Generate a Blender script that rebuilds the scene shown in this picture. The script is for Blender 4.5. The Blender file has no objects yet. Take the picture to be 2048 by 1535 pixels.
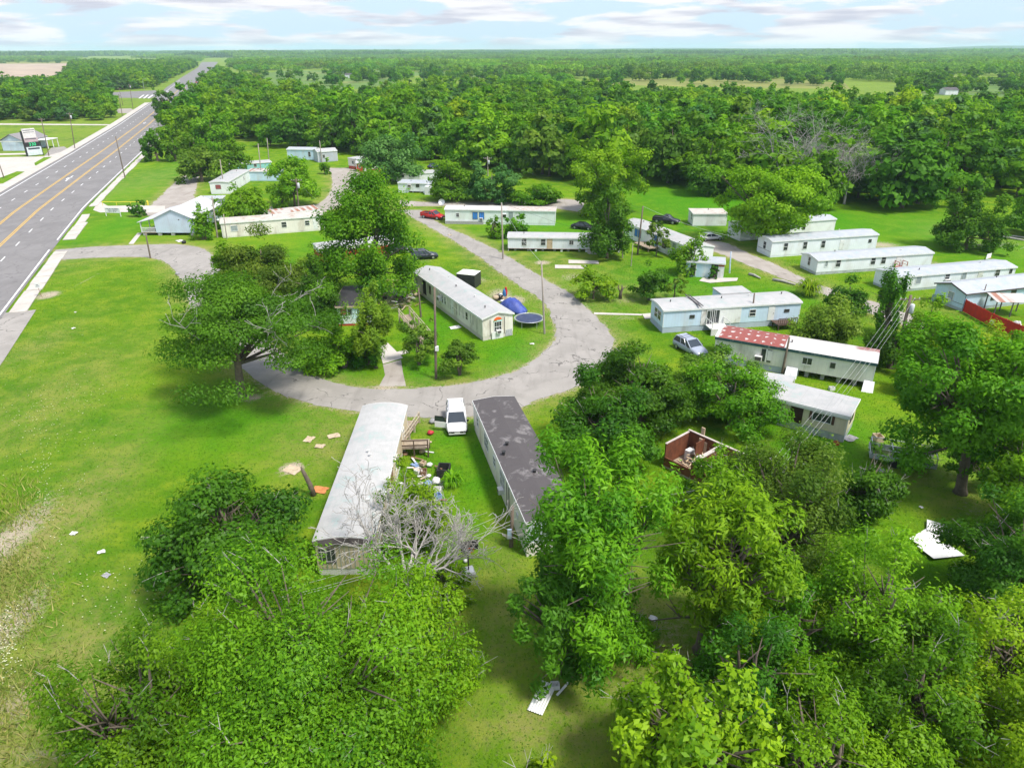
import bpy, math, random
import numpy as np
from mathutils import Vector, Matrix
# ------------------------------------------------------------------ camera maths (metres; camera 33 m above the park)
F = 1420.0; PIT = math.atan(669.5/F); ROLL = math.atan(6/2048.0); H = 33.0
CP, SP = math.cos(PIT), math.sin(PIT); CR, SR = math.cos(ROLL), math.sin(ROLL)
C = bpy.context.scene.collection
R = random.Random(7)
NR = np.random.default_rng(11)
def ray(u, v):
    x = (u-1024)/F; y = (767.5-v)/F
    x, y = x*CR + y*SR, y*CR - x*SR
    return Vector((x, y*SP+CP, y*CP-SP))
def G(u, v, z=0.0):
    d = ray(u, v); t = (z-H)/d.z
    return Vector((d.x*t, d.y*t, z))
def up(vt, ub, vb, ut=None):          # height of an upright thing standing at ground pixel (ub, vb) whose top shows at row vt
    g = G(ub, vb); d = ray(ub if ut is None else ut, vt)
    return max(0.1, H + d.z*g.y/d.y)
def mpp(ub, vb):                      # metres per pixel at a ground point
    g = G(ub, vb); return (g.y*CP + H*SP)/F
# ------------------------------------------------------------------ materials
def nn(nt, t, **k):
    n = nt.nodes.new(t)
    for a, b in k.items(): setattr(n, a, b)
    return n
def sock(nt, s, v):
    if hasattr(v, 'is_output') or isinstance(v, bpy.types.NodeSocket): nt.links.new(v, s)
    else:
        if isinstance(v, tuple) and len(v) == 3 and s.type == 'RGBA': v = v+(1,)
        s.default_value = v
def mix(nt, f, a, b, mode='MIX'):
    m = nn(nt, 'ShaderNodeMix', data_type='RGBA', blend_type=mode)
    sock(nt, m.inputs[0], f); sock(nt, m.inputs[6], a); sock(nt, m.inputs[7], b)
    return m.outputs[2]
def mth(nt, op, a, b=0.0, c=None, clamp=False):
    m = nn(nt, 'ShaderNodeMath', operation=op, use_clamp=clamp)
    sock(nt, m.inputs[0], a); sock(nt, m.inputs[1], b)
    if c is not None: sock(nt, m.inputs[2], c)
    return m.outputs[0]
def ramp(nt, f, lo, hi):
    m = nn(nt, 'ShaderNodeMapRange', interpolation_type='SMOOTHSTEP')
    sock(nt, m.inputs[0], f); m.inputs[1].default_value = lo; m.inputs[2].default_value = hi
    return m.outputs[0]
def noise(nt, vec, scale, detail=4, rough=0.55, dist=0.0):
    n = nn(nt, 'ShaderNodeTexNoise'); nt.links.new(vec, n.inputs['Vector'])
    n.inputs['Scale'].default_value = scale; n.inputs['Detail'].default_value = detail
    n.inputs['Roughness'].default_value = rough; n.inputs['Distortion'].default_value = dist
    return n.outputs[0]
def stretch(nt, vec, s):
    m = nn(nt, 'ShaderNodeMapping'); nt.links.new(vec, m.inputs[0]); m.inputs['Scale'].default_value = s
    return m.outputs[0]
def newmat(name):
    m = bpy.data.materials.new(name); m.use_nodes = True; nt = m.node_tree
    b = nt.nodes['Principled BSDF']; b.inputs['Roughness'].default_value = 0.8
    b.inputs['Specular IOR Level'].default_value = 0.25
    tc = nn(nt, 'ShaderNodeTexCoord').outputs['Object']
    return m, nt, b, tc
def bump(nt, b, h, s, d=0.02):
    n = nn(nt, 'ShaderNodeBump'); n.inputs['Strength'].default_value = s; n.inputs['Distance'].default_value = d
    nt.links.new(h, n.inputs['Height']); nt.links.new(n.outputs[0], b.inputs['Normal'])
_mc = {}
def M(name, col, rough=0.8, var=0.18, scale=1.5, col2=None, amt=0.0, metal=0.0, bmp=0.0, spec=0.25, sidx=0, sidz=0, period=0.4):
    """plain procedural surface: base colour, broad soiling towards col2, fine grain; optional vertical / horizontal cladding lines"""
    if name in _mc: return _mc[name]
    m, nt, b, tc = newmat(name)
    n1 = noise(nt, tc, scale, 5); n2 = noise(nt, tc, scale*9, 3)
    c = mix(nt, ramp(nt, n1, .3, .75), tuple(x*(1-var) for x in col), tuple(min(1, x*(1+var*.6)) for x in col))
    c = mix(nt, mth(nt, 'MULTIPLY', n2, .25), c, tuple(x*.75 for x in col))
    if col2:
        st = noise(nt, stretch(nt, tc, (1.0, 1.0, .35)), scale*.8, 6, .65, .6)
        c = mix(nt, mth(nt, 'MULTIPLY', ramp(nt, st, .5, .72), amt), c, col2)
    h = n2
    if sidx or sidz:
        s = nn(nt, 'ShaderNodeSeparateXYZ'); nt.links.new(tc, s.inputs[0])
        co = mth(nt, 'ADD', s.outputs[0], s.outputs[1]) if sidx else s.outputs[2]
        fr = mth(nt, 'FRACT', mth(nt, 'MULTIPLY', co, 1.0/period))
        ln = ramp(nt, mth(nt, 'ABSOLUTE', mth(nt, 'SUBTRACT', fr, .5)), .44, .5)
        c = mix(nt, mth(nt, 'MULTIPLY', ln, .3), c, tuple(x*.5 for x in col))
    nt.links.new(c, b.inputs['Base Color'])
    b.inputs['Roughness'].default_value = rough; b.inputs['Metallic'].default_value = metal
    b.inputs['Specular IOR Level'].default_value = spec
    if bmp: bump(nt, b, h, bmp)
    _mc[name] = m
    return m
def roofmat(name, base, patch, amt, kind='blotch', L=18.0):
    m, nt, b, tc = newmat(name)
    s = nn(nt, 'ShaderNodeSeparateXYZ'); nt.links.new(tc, s.inputs[0]); X, Y = s.outputs[0], s.outputs[1]
    n1 = noise(nt, tc, .8, 6, .65, .4); n2 = noise(nt, stretch(nt, tc, (.6, 3, 1)), 2.5, 5, .7)
    c = mix(nt, ramp(nt, n1, .35, .7), base, tuple(x*.86 for x in base))
    c = mix(nt, mth(nt, 'MULTIPLY', ramp(nt, n2, .52, .75), .4), c, tuple(x*.68 for x in base))
    fr = mth(nt, 'ABSOLUTE', mth(nt, 'SUBTRACT', mth(nt, 'FRACT', mth(nt, 'MULTIPLY', X, 1/1.22)), .5))
    seam = ramp(nt, fr, .465, .5)
    if kind == 'blotch': f = ramp(nt, n1, .52, .68)
    elif kind == 'stripe':
        w = mth(nt, 'FRACT', mth(nt, 'ADD', mth(nt, 'MULTIPLY', X, 1/1.3), mth(nt, 'MULTIPLY', n2, .25)))
        f = mth(nt, 'MULTIPLY', ramp(nt, w, .35, .55), ramp(nt, noise(nt, tc, .35, 2), .38, .55))
    elif kind == 'endrust': f = mth(nt, 'MULTIPLY', ramp(nt, mth(nt, 'DIVIDE', X, L), .55, .7), ramp(nt, n2, .4, .6))
    elif kind == 'redspots':
        # red primer over the left half with two rows of bare white blotches; a rusty edge at the far right
        px = mth(nt, 'ABSOLUTE', mth(nt, 'SUBTRACT', mth(nt, 'FRACT', mth(nt, 'ADD', mth(nt, 'MULTIPLY', X, 1/.95), mth(nt, 'ADD', mth(nt, 'MULTIPLY', n1, 1.6), mth(nt, 'MULTIPLY', n2, .5)))), .5))
        py = mth(nt, 'ABSOLUTE', mth(nt, 'SUBTRACT', mth(nt, 'FRACT', mth(nt, 'ADD', mth(nt, 'MULTIPLY', Y, 1/1.25), mth(nt, 'MULTIPLY', n2, .3))), .5))
        rr = mth(nt, 'SQRT', mth(nt, 'ADD', mth(nt, 'POWER', px, 2.0), mth(nt, 'POWER', py, 2.0)))
        dots = ramp(nt, mth(nt, 'ADD', rr, mth(nt, 'ADD', mth(nt, 'MULTIPLY', n2, .45), mth(nt, 'MULTIPLY', n1, .25))), .47, .53)
        left = ramp(nt, mth(nt, 'DIVIDE', X, L), .455, .45)
        left = mth(nt, 'MULTIPLY', left, ramp(nt, mth(nt, 'ADD', X, mth(nt, 'MULTIPLY', n1, .8)), .55, .75))
        f = mth(nt, 'MULTIPLY', dots, left)
        f = mth(nt, 'MAXIMUM', f, mth(nt, 'MULTIPLY', ramp(nt, mth(nt, 'DIVIDE', X, L), .86, .9), mth(nt, 'MULTIPLY', ramp(nt, Y, 2.2, 2.8), ramp(nt, n2, .42, .5))))
    c = mix(nt, mth(nt, 'MULTIPLY', f, amt), c, patch)
    c = mix(nt, mth(nt, 'MULTIPLY', seam, .22), c, tuple(x*.5 for x in base))
    nt.links.new(c, b.inputs['Base Color']); b.inputs['Roughness'].default_value = .55
    bump(nt, b, n1, .15, .05)
    return m
def leafmat(name, dark, light, trans=.32, hue=.0):
    m = bpy.data.materials.new(name); m.use_nodes = True; nt = m.node_tree; nt.nodes.clear()
    out = nn(nt, 'ShaderNodeOutputMaterial')
    a = nn(nt, 'ShaderNodeAttribute', attribute_name='tint').outputs['Fac']
    r = nn(nt, 'ShaderNodeObjectInfo').outputs['Random']
    c = mix(nt, a, dark, light)
    hs = nn(nt, 'ShaderNodeHueSaturation'); nt.links.new(c, hs.inputs['Color'])
    nt.links.new(mth(nt, 'ADD', mth(nt, 'MULTIPLY', r, .42), .84), hs.inputs['Value'])
    nt.links.new(mth(nt, 'ADD', mth(nt, 'MULTIPLY', mth(nt, 'FRACT', mth(nt, 'MULTIPLY', r, 7.3)), .026), .481), hs.inputs['Hue'])
    d = nn(nt, 'ShaderNodeBsdfDiffuse'); t = nn(nt, 'ShaderNodeBsdfTranslucent'); g = nn(nt, 'ShaderNodeBsdfGlossy')
    nt.links.new(hs.outputs[0], d.inputs[0])
    nt.links.new(mix(nt, .45, hs.outputs[0], (.16, .46, .008)), t.inputs[0])
    g.inputs['Roughness'].default_value = .45; g.inputs[0].default_value = (.9, 1, .85, 1)
    m1 = nn(nt, 'ShaderNodeMixShader'); m1.inputs[0].default_value = trans
    nt.links.new(d.outputs[0], m1.inputs[1]); nt.links.new(t.outputs[0], m1.inputs[2])
    m2 = nn(nt, 'ShaderNodeMixShader'); m2.inputs[0].default_value = .008
    nt.links.new(m1.outputs[0], m2.inputs[1]); nt.links.new(g.outputs[0], m2.inputs[2])
    nt.links.new(m2.outputs[0], out.inputs[0])
    return m
# ------------------------------------------------------------------ mesh building
class MB:
    def __init__(s): s.v = []; s.f = []; s.m = []
    def add(s, vs, fs, mi=0):
        o = len(s.v); s.v += [tuple(p) for p in vs]; s.f += [tuple(i+o for i in f) for f in fs]; s.m += [mi]*len(fs); return s
    def box(s, x0, x1, y0, y1, z0, z1, mi=0):
        return s.add([(x0,y0,z0),(x1,y0,z0),(x1,y1,z0),(x0,y1,z0),(x0,y0,z1),(x1,y0,z1),(x1,y1,z1),(x0,y1,z1)],
              [(0,3,2,1),(4,5,6,7),(0,1,5,4),(1,2,6,5),(2,3,7,6),(3,0,4,7)], mi)
    def bar(s, a, b, w, h=None, mi=0):   # square bar between two points
        a = Vector(a); b = Vector(b); d = (b-a).normalized(); h = w if h is None else h
        q = Vector((0,0,1)) if abs(d.z) < .9 else Vector((1,0,0))
        e = d.cross(q).normalized()*w/2; g = e.cross(d).normalized()*h/2
        vs = [p+i*e+j*g for p in (a, b) for i, j in ((-1,-1),(1,-1),(1,1),(-1,1))]
        return s.add(vs, [(0,1,2,3),(7,6,5,4),(0,4,5,1),(1,5,6,2),(2,6,7,3),(3,7,4,0)], mi)
    def tube(s, pts, rad, n=6, mi=0, cap=True):
        pts = [Vector(p) for p in pts]; k = len(pts)
        if not hasattr(rad, '__len__'): rad = [rad]*k
        o = len(s.v); ref = Vector((.31, .87, .38)); 
        for i, p in enumerate(pts):
            d = (pts[min(i+1,k-1)]-pts[max(i-1,0)])
            d = d.normalized() if d.length > 1e-9 else Vector((0,0,1))
            e = d.cross(ref)
            if e.length < .05: e = d.cross(Vector((1,0,0)))
            e.normalize(); g = d.cross(e)
            for j in range(n):
                a = 2*math.pi*j/n; s.v.append(tuple(p+(e*math.cos(a)+g*math.sin(a))*rad[i]))
        for i in range(k-1):
            for j in range(n):
                s.f.append((o+i*n+j, o+i*n+(j+1)%n, o+(i+1)*n+(j+1)%n, o+(i+1)*n+j)); s.m.append(mi)
        if cap:
            s.f.append(tuple(o+j for j in range(n))[::-1]); s.m.append(mi)
            s.f.append(tuple(o+(k-1)*n+j for j in range(n))); s.m.append(mi)
        return s
    def prism(s, prof, x0, x1, mi=0, n=1):     # profile in (y, z), extruded along x
        k = len(prof); vs = []; fs = []
        for i in range(n+1):
            x = x0+(x1-x0)*i/n; vs += [(x, y, z) for y, z in prof]
        for i in range(n):
            for j in range(k): fs.append((i*k+j, i*k+(j+1)%k, (i+1)*k+(j+1)%k, (i+1)*k+j))
        fs.append(tuple(range(k))[::-1]); fs.append(tuple(n*k+j for j in range(k)))
        return s.add(vs, fs, mi)
    def loft(s, rings, mi=0, cap=True):
        k = len(rings[0]); vs = [p for r in rings for p in r]; fs = []
        for i in range(len(rings)-1):
            for j in range(k): fs.append((i*k+j, i*k+(j+1)%k, (i+1)*k+(j+1)%k, (i+1)*k+j))
        if cap: fs.append(tuple(range(k))[::-1]); fs.append(tuple((len(rings)-1)*k+j for j in range(k)))
        return s.add(vs, fs, mi)
    def disc(s, c, r, z, n=20, mi=0):
        return s.add([(c[0]+r*math.cos(2*math.pi*j/n), c[1]+r*math.sin(2*math.pi*j/n), z) for j in range(n)], [tuple(range(n))], mi)
    def blob(s, c, r, n=7, sq=(1,1,1), jit=.15, mi=0, rnd=None):
        rnd = rnd or R; vs = []; k = n+3
        for i in range(1, n):
            for j in range(k):
                t = math.pi*i/n; a = 2*math.pi*j/k; q = r*(1+rnd.uniform(-jit, jit))
                vs.append((c[0]+q*sq[0]*math.sin(t)*math.cos(a), c[1]+q*sq[1]*math.sin(t)*math.sin(a), c[2]+q*sq[2]*math.cos(t)))
        fs = [(i*k+j, (i+1)*k+j, (i+1)*k+(j+1)%k, i*k+(j+1)%k) for i in range(n-2) for j in range(k)]
        fs.append(tuple(range(k))); fs.append(tuple((n-2)*k+j for j in range(k))[::-1])
        return s.add(vs, fs, mi)
    def build(s, name, mats, parent=None, smooth=False, label=None, kind=None, bevel=0):
        me = bpy.data.meshes.new(name); me.from_pydata(s.v, [], s.f); me.validate()
        for m in (mats if isinstance(mats, (list, tuple)) else [mats]): me.materials.append(m)
        if len(me.polygons) == len(s.m): me.polygons.foreach_set('material_index', s.m)
        import bmesh
        bm = bmesh.new(); bm.from_mesh(me); bmesh.ops.recalc_face_normals(bm, faces=bm.faces); bm.to_mesh(me); bm.free()
        if smooth:
            me.polygons.foreach_set('use_smooth', [True]*len(me.polygons))
        o = bpy.data.objects.new(name, me); C.objects.link(o)
        if parent: o.parent = parent
        if label: o['label'] = label
        if kind: o['kind'] = kind
        if bevel:
            b = o.modifiers.new('bevel', 'BEVEL'); b.width = bevel; b.segments = 2; b.limit_method = 'ANGLE'
        return o
def tag(o, label, cat, group=None, kind=None):
    o['label'] = label; o['category'] = cat
    if group: o['group'] = group
    if kind: o['kind'] = kind
    return o
def thing(name, label, cat, loc=(0,0,0), rz=0.0, group=None):
    o = bpy.data.objects.new(name, None); C.objects.link(o); o.empty_display_size = .3
    o.location = loc; o.rotation_euler = (0, 0, rz)
    return tag(o, label, cat, group)
def copy_tree(o, parent=None, skip=()):
    c = o.copy(); C.objects.link(c)
    if parent: c.parent = parent
    for ch in list(o.children):
        if ch.name.split('.')[0] not in skip: copy_tree(ch, c, skip)
    return c
def fastmesh(name, V, Fq, mat, tint=None, n=4):
    me = bpy.data.meshes.new(name); nv = len(V); nf = len(Fq)
    me.vertices.add(nv); me.vertices.foreach_set('co', np.ascontiguousarray(V, dtype=np.float32).ravel())
    me.loops.add(nf*n); me.loops.foreach_set('vertex_index', np.ascontiguousarray(Fq, dtype=np.int32).ravel())
    me.polygons.add(nf); me.polygons.foreach_set('loop_start', np.arange(0, nf*n, n, dtype=np.int32))
    me.update(calc_edges=True)
    if tint is not None:
        a = me.attributes.new('tint', 'FLOAT', 'FACE'); a.data.foreach_set('value', np.ascontiguousarray(tint, dtype=np.float32))
    me.materials.append(mat)
    return me
def link(name, me, parent=None, kind=None):
    o = bpy.data.objects.new(name, me); C.objects.link(o)
    if parent: o.parent = parent
    if kind: o['kind'] = kind
    return o
# ------------------------------------------------------------------ light settings
SUN_E, SUN_ANG, SKY_S, EXPO, HAZE = 2.8, 11.0, .165, .88, .000085
SKYW, SKYPALE, CLOUD_L, CLOUD_D = .92, (2.2, 2.85, 3.4), (3.5, 3.4, 3.5), (2.2, 2.2, 2.6)
# ------------------------------------------------------------------ setting: ground, roads, pads
def struct(o, label=None):
    o['kind'] = 'structure'
    return o
def resample(pts, step=1.5):
    P = [Vector(p) for p in pts]; out = [P[0]]
    # Catmull-Rom through the points
    for i in range(len(P)-1):
        p0, p1, p2, p3 = P[max(i-1,0)], P[i], P[i+1], P[min(i+2,len(P)-1)]
        n = max(1, int((p2-p1).length/step))
        for k in range(1, n+1):
            t = k/n
            out.append(.5*((2*p1)+(p2-p0)*t+(2*p0-5*p1+4*p2-p3)*t*t+(3*p1-p0-3*p2+p3)*t**3))
    return out
def ribbon(name, A, B, mat, z, n=80, rag=0.0):
    """a sheet between two edge lines given in pixels of ground points"""
    A = resample([G(*p) for p in A]); B = resample([G(*p) for p in B])
    def par(L):
        d = [0]
        for i in range(1, len(L)): d.append(d[-1]+(L[i]-L[i-1]).length)
        return [L[min(range(len(d)), key=lambda j: abs(d[j]-d[-1]*k/n))] for k in range(n+1)]
    A = par(A); B = par(B); vs = []; fs = []
    for k in range(n+1):
        a, b = A[k].copy(), B[k].copy(); w = (b-a).normalized()
        a += w*R.uniform(-rag, rag); b += w*R.uniform(-rag, rag)
        for t in (0, .33, .66, 1): p = a.lerp(b, t); vs.append((p.x, p.y, z))
    for k in range(n):
        for j in range(3): fs.append((k*4+j, k*4+j+1, (k+1)*4+j+1, (k+1)*4+j))
    o = MB().add(vs, fs).build(name, mat)
    edges = [[(p.x, p.y) for p in A], [(p.x, p.y) for p in B]]
    ROADS.append([(p.x, p.y) for p in A]+[(p.x, p.y) for p in reversed(B)])
    return struct(o), edges
def pad(name, poly, mat, z, keep=True):
    P = [G(*p) for p in poly]
    o = MB().add([(p.x, p.y, z) for p in P], [tuple(range(len(P)))]).build(name, mat)
    if keep: ROADS.append([(p.x, p.y) for p in P])
    return struct(o)
ROADS = []; EDGES = []
# --- ground material: mown grass with yellow, worn and bare patches; the masks are mesh attributes of the near ground
def groundmat():
    m, nt, b, tc = newmat('grass_ground')
    at = lambda n: nn(nt, 'ShaderNodeAttribute', attribute_name=n).outputs['Fac']
    big = noise(nt, tc, .045, 5, .6, .5); mid = noise(nt, tc, .35, 5, .65); fine = noise(nt, tc, 2.6, 6, .7); grain = noise(nt, tc, 11, 4, .75)
    strk = noise(nt, stretch(nt, tc, (1.6, .5, 1)), 1.6, 5, .7, .3)
    c = mix(nt, ramp(nt, big, .32, .68), (.060, .170, .003), (.130, .255, .004))
    c = mix(nt, ramp(nt, mid, .4, .72), c, (.19, .275, .012))
    c = mix(nt, ramp(nt, fine, .5, .78), c, (.035, .105, .006))
    c = mix(nt, mth(nt, 'MULTIPLY', ramp(nt, strk, .55, .75), .45), c, (.20, .285, .025))
    c = mix(nt, mth(nt, 'MULTIPLY', at('lush'), .85), c, mix(nt, ramp(nt, fine, .4, .75), (.062, .25, .003), (.026, .125, .002)))
    dry = mth(nt, 'MULTIPLY', at('dry'), ramp(nt, mth(nt, 'ADD', mth(nt, 'MULTIPLY', mid, .6), mth(nt, 'MULTIPLY', fine, .5)), .38, .66))
    c = mix(nt, dry, c, mix(nt, fine, (.30, .30, .07), (.23, .20, .10)))
    dirt = ramp(nt, mth(nt, 'ADD', at('dirt'), mth(nt, 'MULTIPLY', mth(nt, 'SUBTRACT', mth(nt, 'ADD', mth(nt, 'MULTIPLY', fine, .6), mth(nt, 'MULTIPLY', grain, .5)), .55), 1.5)), .45, .75)
    dc = mix(nt, ramp(nt, fine, .35, .7), (.50, .43, .34), (.33, .27, .19))
    c = mix(nt, dirt, c, dc)
    c = mix(nt, mth(nt, 'MULTIPLY', ramp(nt, grain, .5, .8), .5), c, (.02, .055, .006), 'MIX')
    nt.links.new(c, b.inputs['Base Color']); b.inputs['Roughness'].default_value = .95; b.inputs['Specular IOR Level'].default_value = .1
    bump(nt, b, mth(nt, 'ADD', grain, fine), .8, .12)
    return m
GM = groundmat()
def roadmat(name, base, dark, light, cracks=.6, sc=.35):
    m, nt, b, tc = newmat(name)
    n1 = noise(nt, tc, sc, 5, .6, .4); n2 = noise(nt, tc, 5, 4, .7); n3 = noise(nt, stretch(nt, tc, (1, .12, 1)), 1.2, 4, .6)
    c = mix(nt, ramp(nt, n1, .35, .7), base, light)
    c = mix(nt, mth(nt, 'MULTIPLY', ramp(nt, n3, .5, .72), .5), c, dark)
    c = mix(nt, mth(nt, 'MULTIPLY', n2, .3), c, dark)
    n4 = noise(nt, tc, .12, 3, .5); c = mix(nt, mth(nt, 'MULTIPLY', ramp(nt, n4, .52, .58), .4), c, light)
    c = mix(nt, mth(nt, 'MULTIPLY', ramp(nt, noise(nt, tc, .9, 6, .7, .8), .60, .68), .55), c, tuple(x*.75 for x in dark))
    if cracks:
        v = nn(nt, 'ShaderNodeTexVoronoi', feature='DISTANCE_TO_EDGE'); v.inputs['Scale'].default_value = .16
        w = nn(nt, 'ShaderNodeVectorMath', operation='ADD')
        nz = nn(nt, 'ShaderNodeTexNoise'); nz.inputs['Scale'].default_value = .5; nz.inputs['Detail'].default_value = 5
        nt.links.new(tc, nz.inputs['Vector']); nt.links.new(tc, w.inputs[0])
        sc2 = nn(nt, 'ShaderNodeVectorMath', operation='SCALE'); sc2.inputs['Scale'].default_value = 3.0
        nt.links.new(nz.outputs[1], sc2.inputs[0]); nt.links.new(sc2.outputs[0], w.inputs[1]); nt.links.new(w.outputs[0], v.inputs['Vector'])
        k = mth(nt, 'MULTIPLY', ramp(nt, v.outputs[0], .011, .004), ramp(nt, n1, .45, .55))
        c = mix(nt, mth(nt, 'MULTIPLY', k, cracks), c, tuple(x*.35 for x in dark))
    nt.links.new(c, b.inputs['Base Color']); b.inputs['Roughness'].default_value = .9
    bump(nt, b, n2, .3, .03)
    return m
ASPH = roadmat('highway_asphalt', (.185, .178, .176), (.135, .129, .128), (.225, .217, .214), .5, .2)
LANE = roadmat('weathered_asphalt', (.275, .26, .238), (.195, .182, .166), (.34, .32, .295), .75)
CONC = roadmat('concrete_walk', (.46, .43, .39), (.34, .31, .27), (.53, .50, .45), .15)
GRAV = roadmat('gravel_lane', (.31, .28, .25), (.22, .19, .16), (.38, .35, .315), 0)
WHITE = M('road_paint_white', (.78, .78, .78), .7, .1, 2, (.4, .4, .4), .5)
YELL = M('road_paint_yellow', (.72, .44, .05), .7, .12, 2, (.3, .25, .15), .5)
# --- highway, from its right-hand edge line
HA = G(0, 631); HB = G(290, 300); hd = (HB-HA).normalized(); hn = Vector((hd.y, -hd.x, 0))
SS = [-75, -18, 0, 38, 80, 135, 190, 300, 500, 900, 1400, 2400]; OF = [1.5, .6, 0, -1.3, -2.4, -1.5, -.4, .8, 0, -7, -6, -12]
LS = [-75, 490, 700, 980, 1630, 2140, 2400]; LO = [-24, -24, -30.5, -33.5, -38, -51, -55]
def hp(s, off, z): p = HA+hd*s+hn*(float(np.interp(s, SS, OF))+off); return (p.x, p.y, z)
def hstrip(name, o0, o1, s0, s1, mat, z, step=6, road=False, thick=0):
    n = max(1, int((s1-s0)/step)); vs = []; fs = []
    for i in range(n+1):
        s = s0+(s1-s0)*i/n; vs += [hp(s, o0, z), hp(s, o1, z)]
    fs = [(2*i, 2*i+1, 2*i+3, 2*i+2) for i in range(n)]
    if thick:
        k = len(vs); vs += [(x, y, z-thick) for x, y, z in vs]
        for i in range(n): fs += [(2*i, 2*i+2, k+2*i+2, k+2*i), (2*i+1, k+2*i+1, k+2*i+3, 2*i+3)]
        fs += [(0, k, k+1, 1), (2*n, 2*n+1, k+2*n+1, k+2*n)]
    if road: ROADS.append([v[:2] for v in vs[:2*n+2:2]]+[v[:2] for v in vs[1:2*n+2:2]][::-1])
    return MB().add(vs, fs)
vs = []; ns = 220
for i in range(ns+1):
    s = -75+2475*i/ns; l = float(np.interp(s, SS, OF))-24 if s < 490 else float(np.interp(s, LS, LO))
    p = HA+hd*s+hn*l; vs += [(p.x, p.y, .06), hp(s, .45, .06)]
ROADS.append([v[:2] for v in vs[::2]]+[v[:2] for v in vs[1::2]][::-1])
struct(MB().add(vs, [(2*i, 2*i+1, 2*i+3, 2*i+2) for i in range(ns)]).build('highway', ASPH))
struct(hstrip('shoulder', .45, 4.2, -75, 1.0, ASPH, .052, 6, True).build('highway_shoulder', LANE))
mk = MB()
def mark(o0, o1, s0, s1, mb, z=.072):
    b = hstrip('', o0, o1, s0, s1, None, z, 8); mb.add(b.v, b.f)
mark(-.2, .05, -60, 38, mk); mark(-.2, .05, 46, 600, mk); mark(-22.9, -22.65, 60, 480, mk); mark(-22.9, -22.65, 540, 900, mk)
s = -60
while s < 620:
    mark(-6.6, -6.4, s, s+3.2, mk); mark(-18.3, -18.1, s+5, s+8.2, mk); s += 11.5
for s in (122, 300):                        # turn arrows in the middle lane
    for t, q in ((0, 1), (7, -1)):
        mark(-12.1, -11.8, s+t, s+t+3, mk); 
        a = hp(s+t+(3.4 if q > 0 else -.4), -12.6, .072); b = hp(s+t+(3.4 if q > 0 else -.4), -11.3, .072); c = hp(s+t+(5 if q > 0 else -2), -13.0*1+.4, .072)
        mk.add([a, b, c], [(0, 1, 2)])
struct(mk.build('white_road_markings', WHITE))
mk = MB()
for o in (-9.6, -9.2, -14.2, -13.8): mark(o, o+.17, -75, 700, mk)
struct(mk.build('yellow_road_markings', YELL))
# sidewalks: slabs with open joints, real kerb height
sw = MB()
for s0, s1 in ((.5, 36), (45.5, 70.5), (80, 330)):
    s = s0
    while s < s1:
        e = min(s+R.uniform(3.4, 4.2), s1); w = 3.1 if s < 60 else 2.6
        b = hstrip('', .9+R.uniform(0, .25), w+R.uniform(-.12, .12), s, e-R.uniform(.08, .3), None, .14+R.uniform(-.012, .012), 2, False, .12); sw.add(b.v, b.f); s = e
struct(sw.build('sidewalk', CONC))
struct(hstrip('', -27.2, -24.0, 40, 470, None, .15, 6, True, .14).build('roadside_pavement', CONC))
# --- park roads
_, e = ribbon('park_road', [(112,500),(200,493),(300,489),(355,489),(405,497),(440,525),(455,560),(462,610),(500,655),(545,690),(582,715),(622,748),(690,770),(760,778),(870,774),(960,762),(1040,737),(1092,700),(1113,665),(1106,638),(1085,602),(1040,572),(1000,545),(950,508),(905,480),(862,456),(800,420)],
    [(96,521),(200,515),(290,514),(330,524),(352,545),(368,570),(380,610),(400,650),(440,700),(490,742),(535,775),(600,802),(680,818),(740,826),(880,836),(1000,826),(1085,796),(1150,776),(1200,748),(1226,700),(1222,668),(1190,632),(1148,592),(1102,565),(1060,540),(1002,505),(935,472),(885,450),(840,420)], LANE, .02, 240, .28); EDGES += e
_, e = ribbon('gravel_road', [(1398,478),(1455,487),(1500,508),(1560,533),(1620,562),(1700,590),(1760,608),(1850,640),(1925,652)],
    [(1392,490),(1440,507),(1512,537),(1580,562),(1640,586),(1690,604),(1740,626),(1840,662),(1905,676)], GRAV, .016, 120, .35); EDGES += e
_, e = ribbon('gravel_track', [(372,349),(350,365),(325,390),(300,412),(285,430)], [(398,352),(392,372),(388,395),(380,420),(370,440)], GRAV, .016, 40, .45); EDGES += e
_, e = ribbon('upper_loop', [(655,336),(664,352),(664,375),(650,398),(622,412),(560,414),(500,412)], [(700,336),(735,352),(722,372),(700,392),(680,412),(630,428),(560,432),(500,428)], GRAV, .016, 40, .3); EDGES += e
_, e = ribbon('back_lane', [(800,400),(850,404),(950,404),(1060,403),(1130,398),(1170,405)], [(800,412),(850,412),(950,411),(1060,412),(1120,418),(1160,424)], GRAV, .014, 30, .2); EDGES += e
pad('entry_walk', [(198,402),(216,412),(270,411),(330,412),(330,426),(262,424),(200,425),(186,420)], CONC, .024)
pad('house_path', [(275,466),(284,466),(267,488),(257,488)], CONC, .024)
pad('parking_slab', [(756,692),(776,686),(806,716),(766,728)], CONC, .05)
pad('parking_slab', [(793,704),(812,700),(818,706),(798,711)], CONC, .046)
pad('gravel_drive', [(766,729),(802,719),(806,745),(812,772),(758,772),(770,750)], GRAV, .012)
pad('lot_slab', [(1137,520),(1196,522),(1198,528),(1137,527)], CONC, .06)
pad('lot_slab', [(1110,530),(1172,531),(1173,538),(1110,537)], CONC, .06)
pad('narrow_walk', [(1188,625),(1284,628),(1284,631),(1188,629)], CONC, .04)
pad('lot_slab', [(1284,628),(1306,626),(1306,637),(1290,638)], CONC, .05)
pad('shed_slab', [(1405,556),(1476,556),(1474,562),(1420,566),(1398,562)], CONC, .05)
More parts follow.
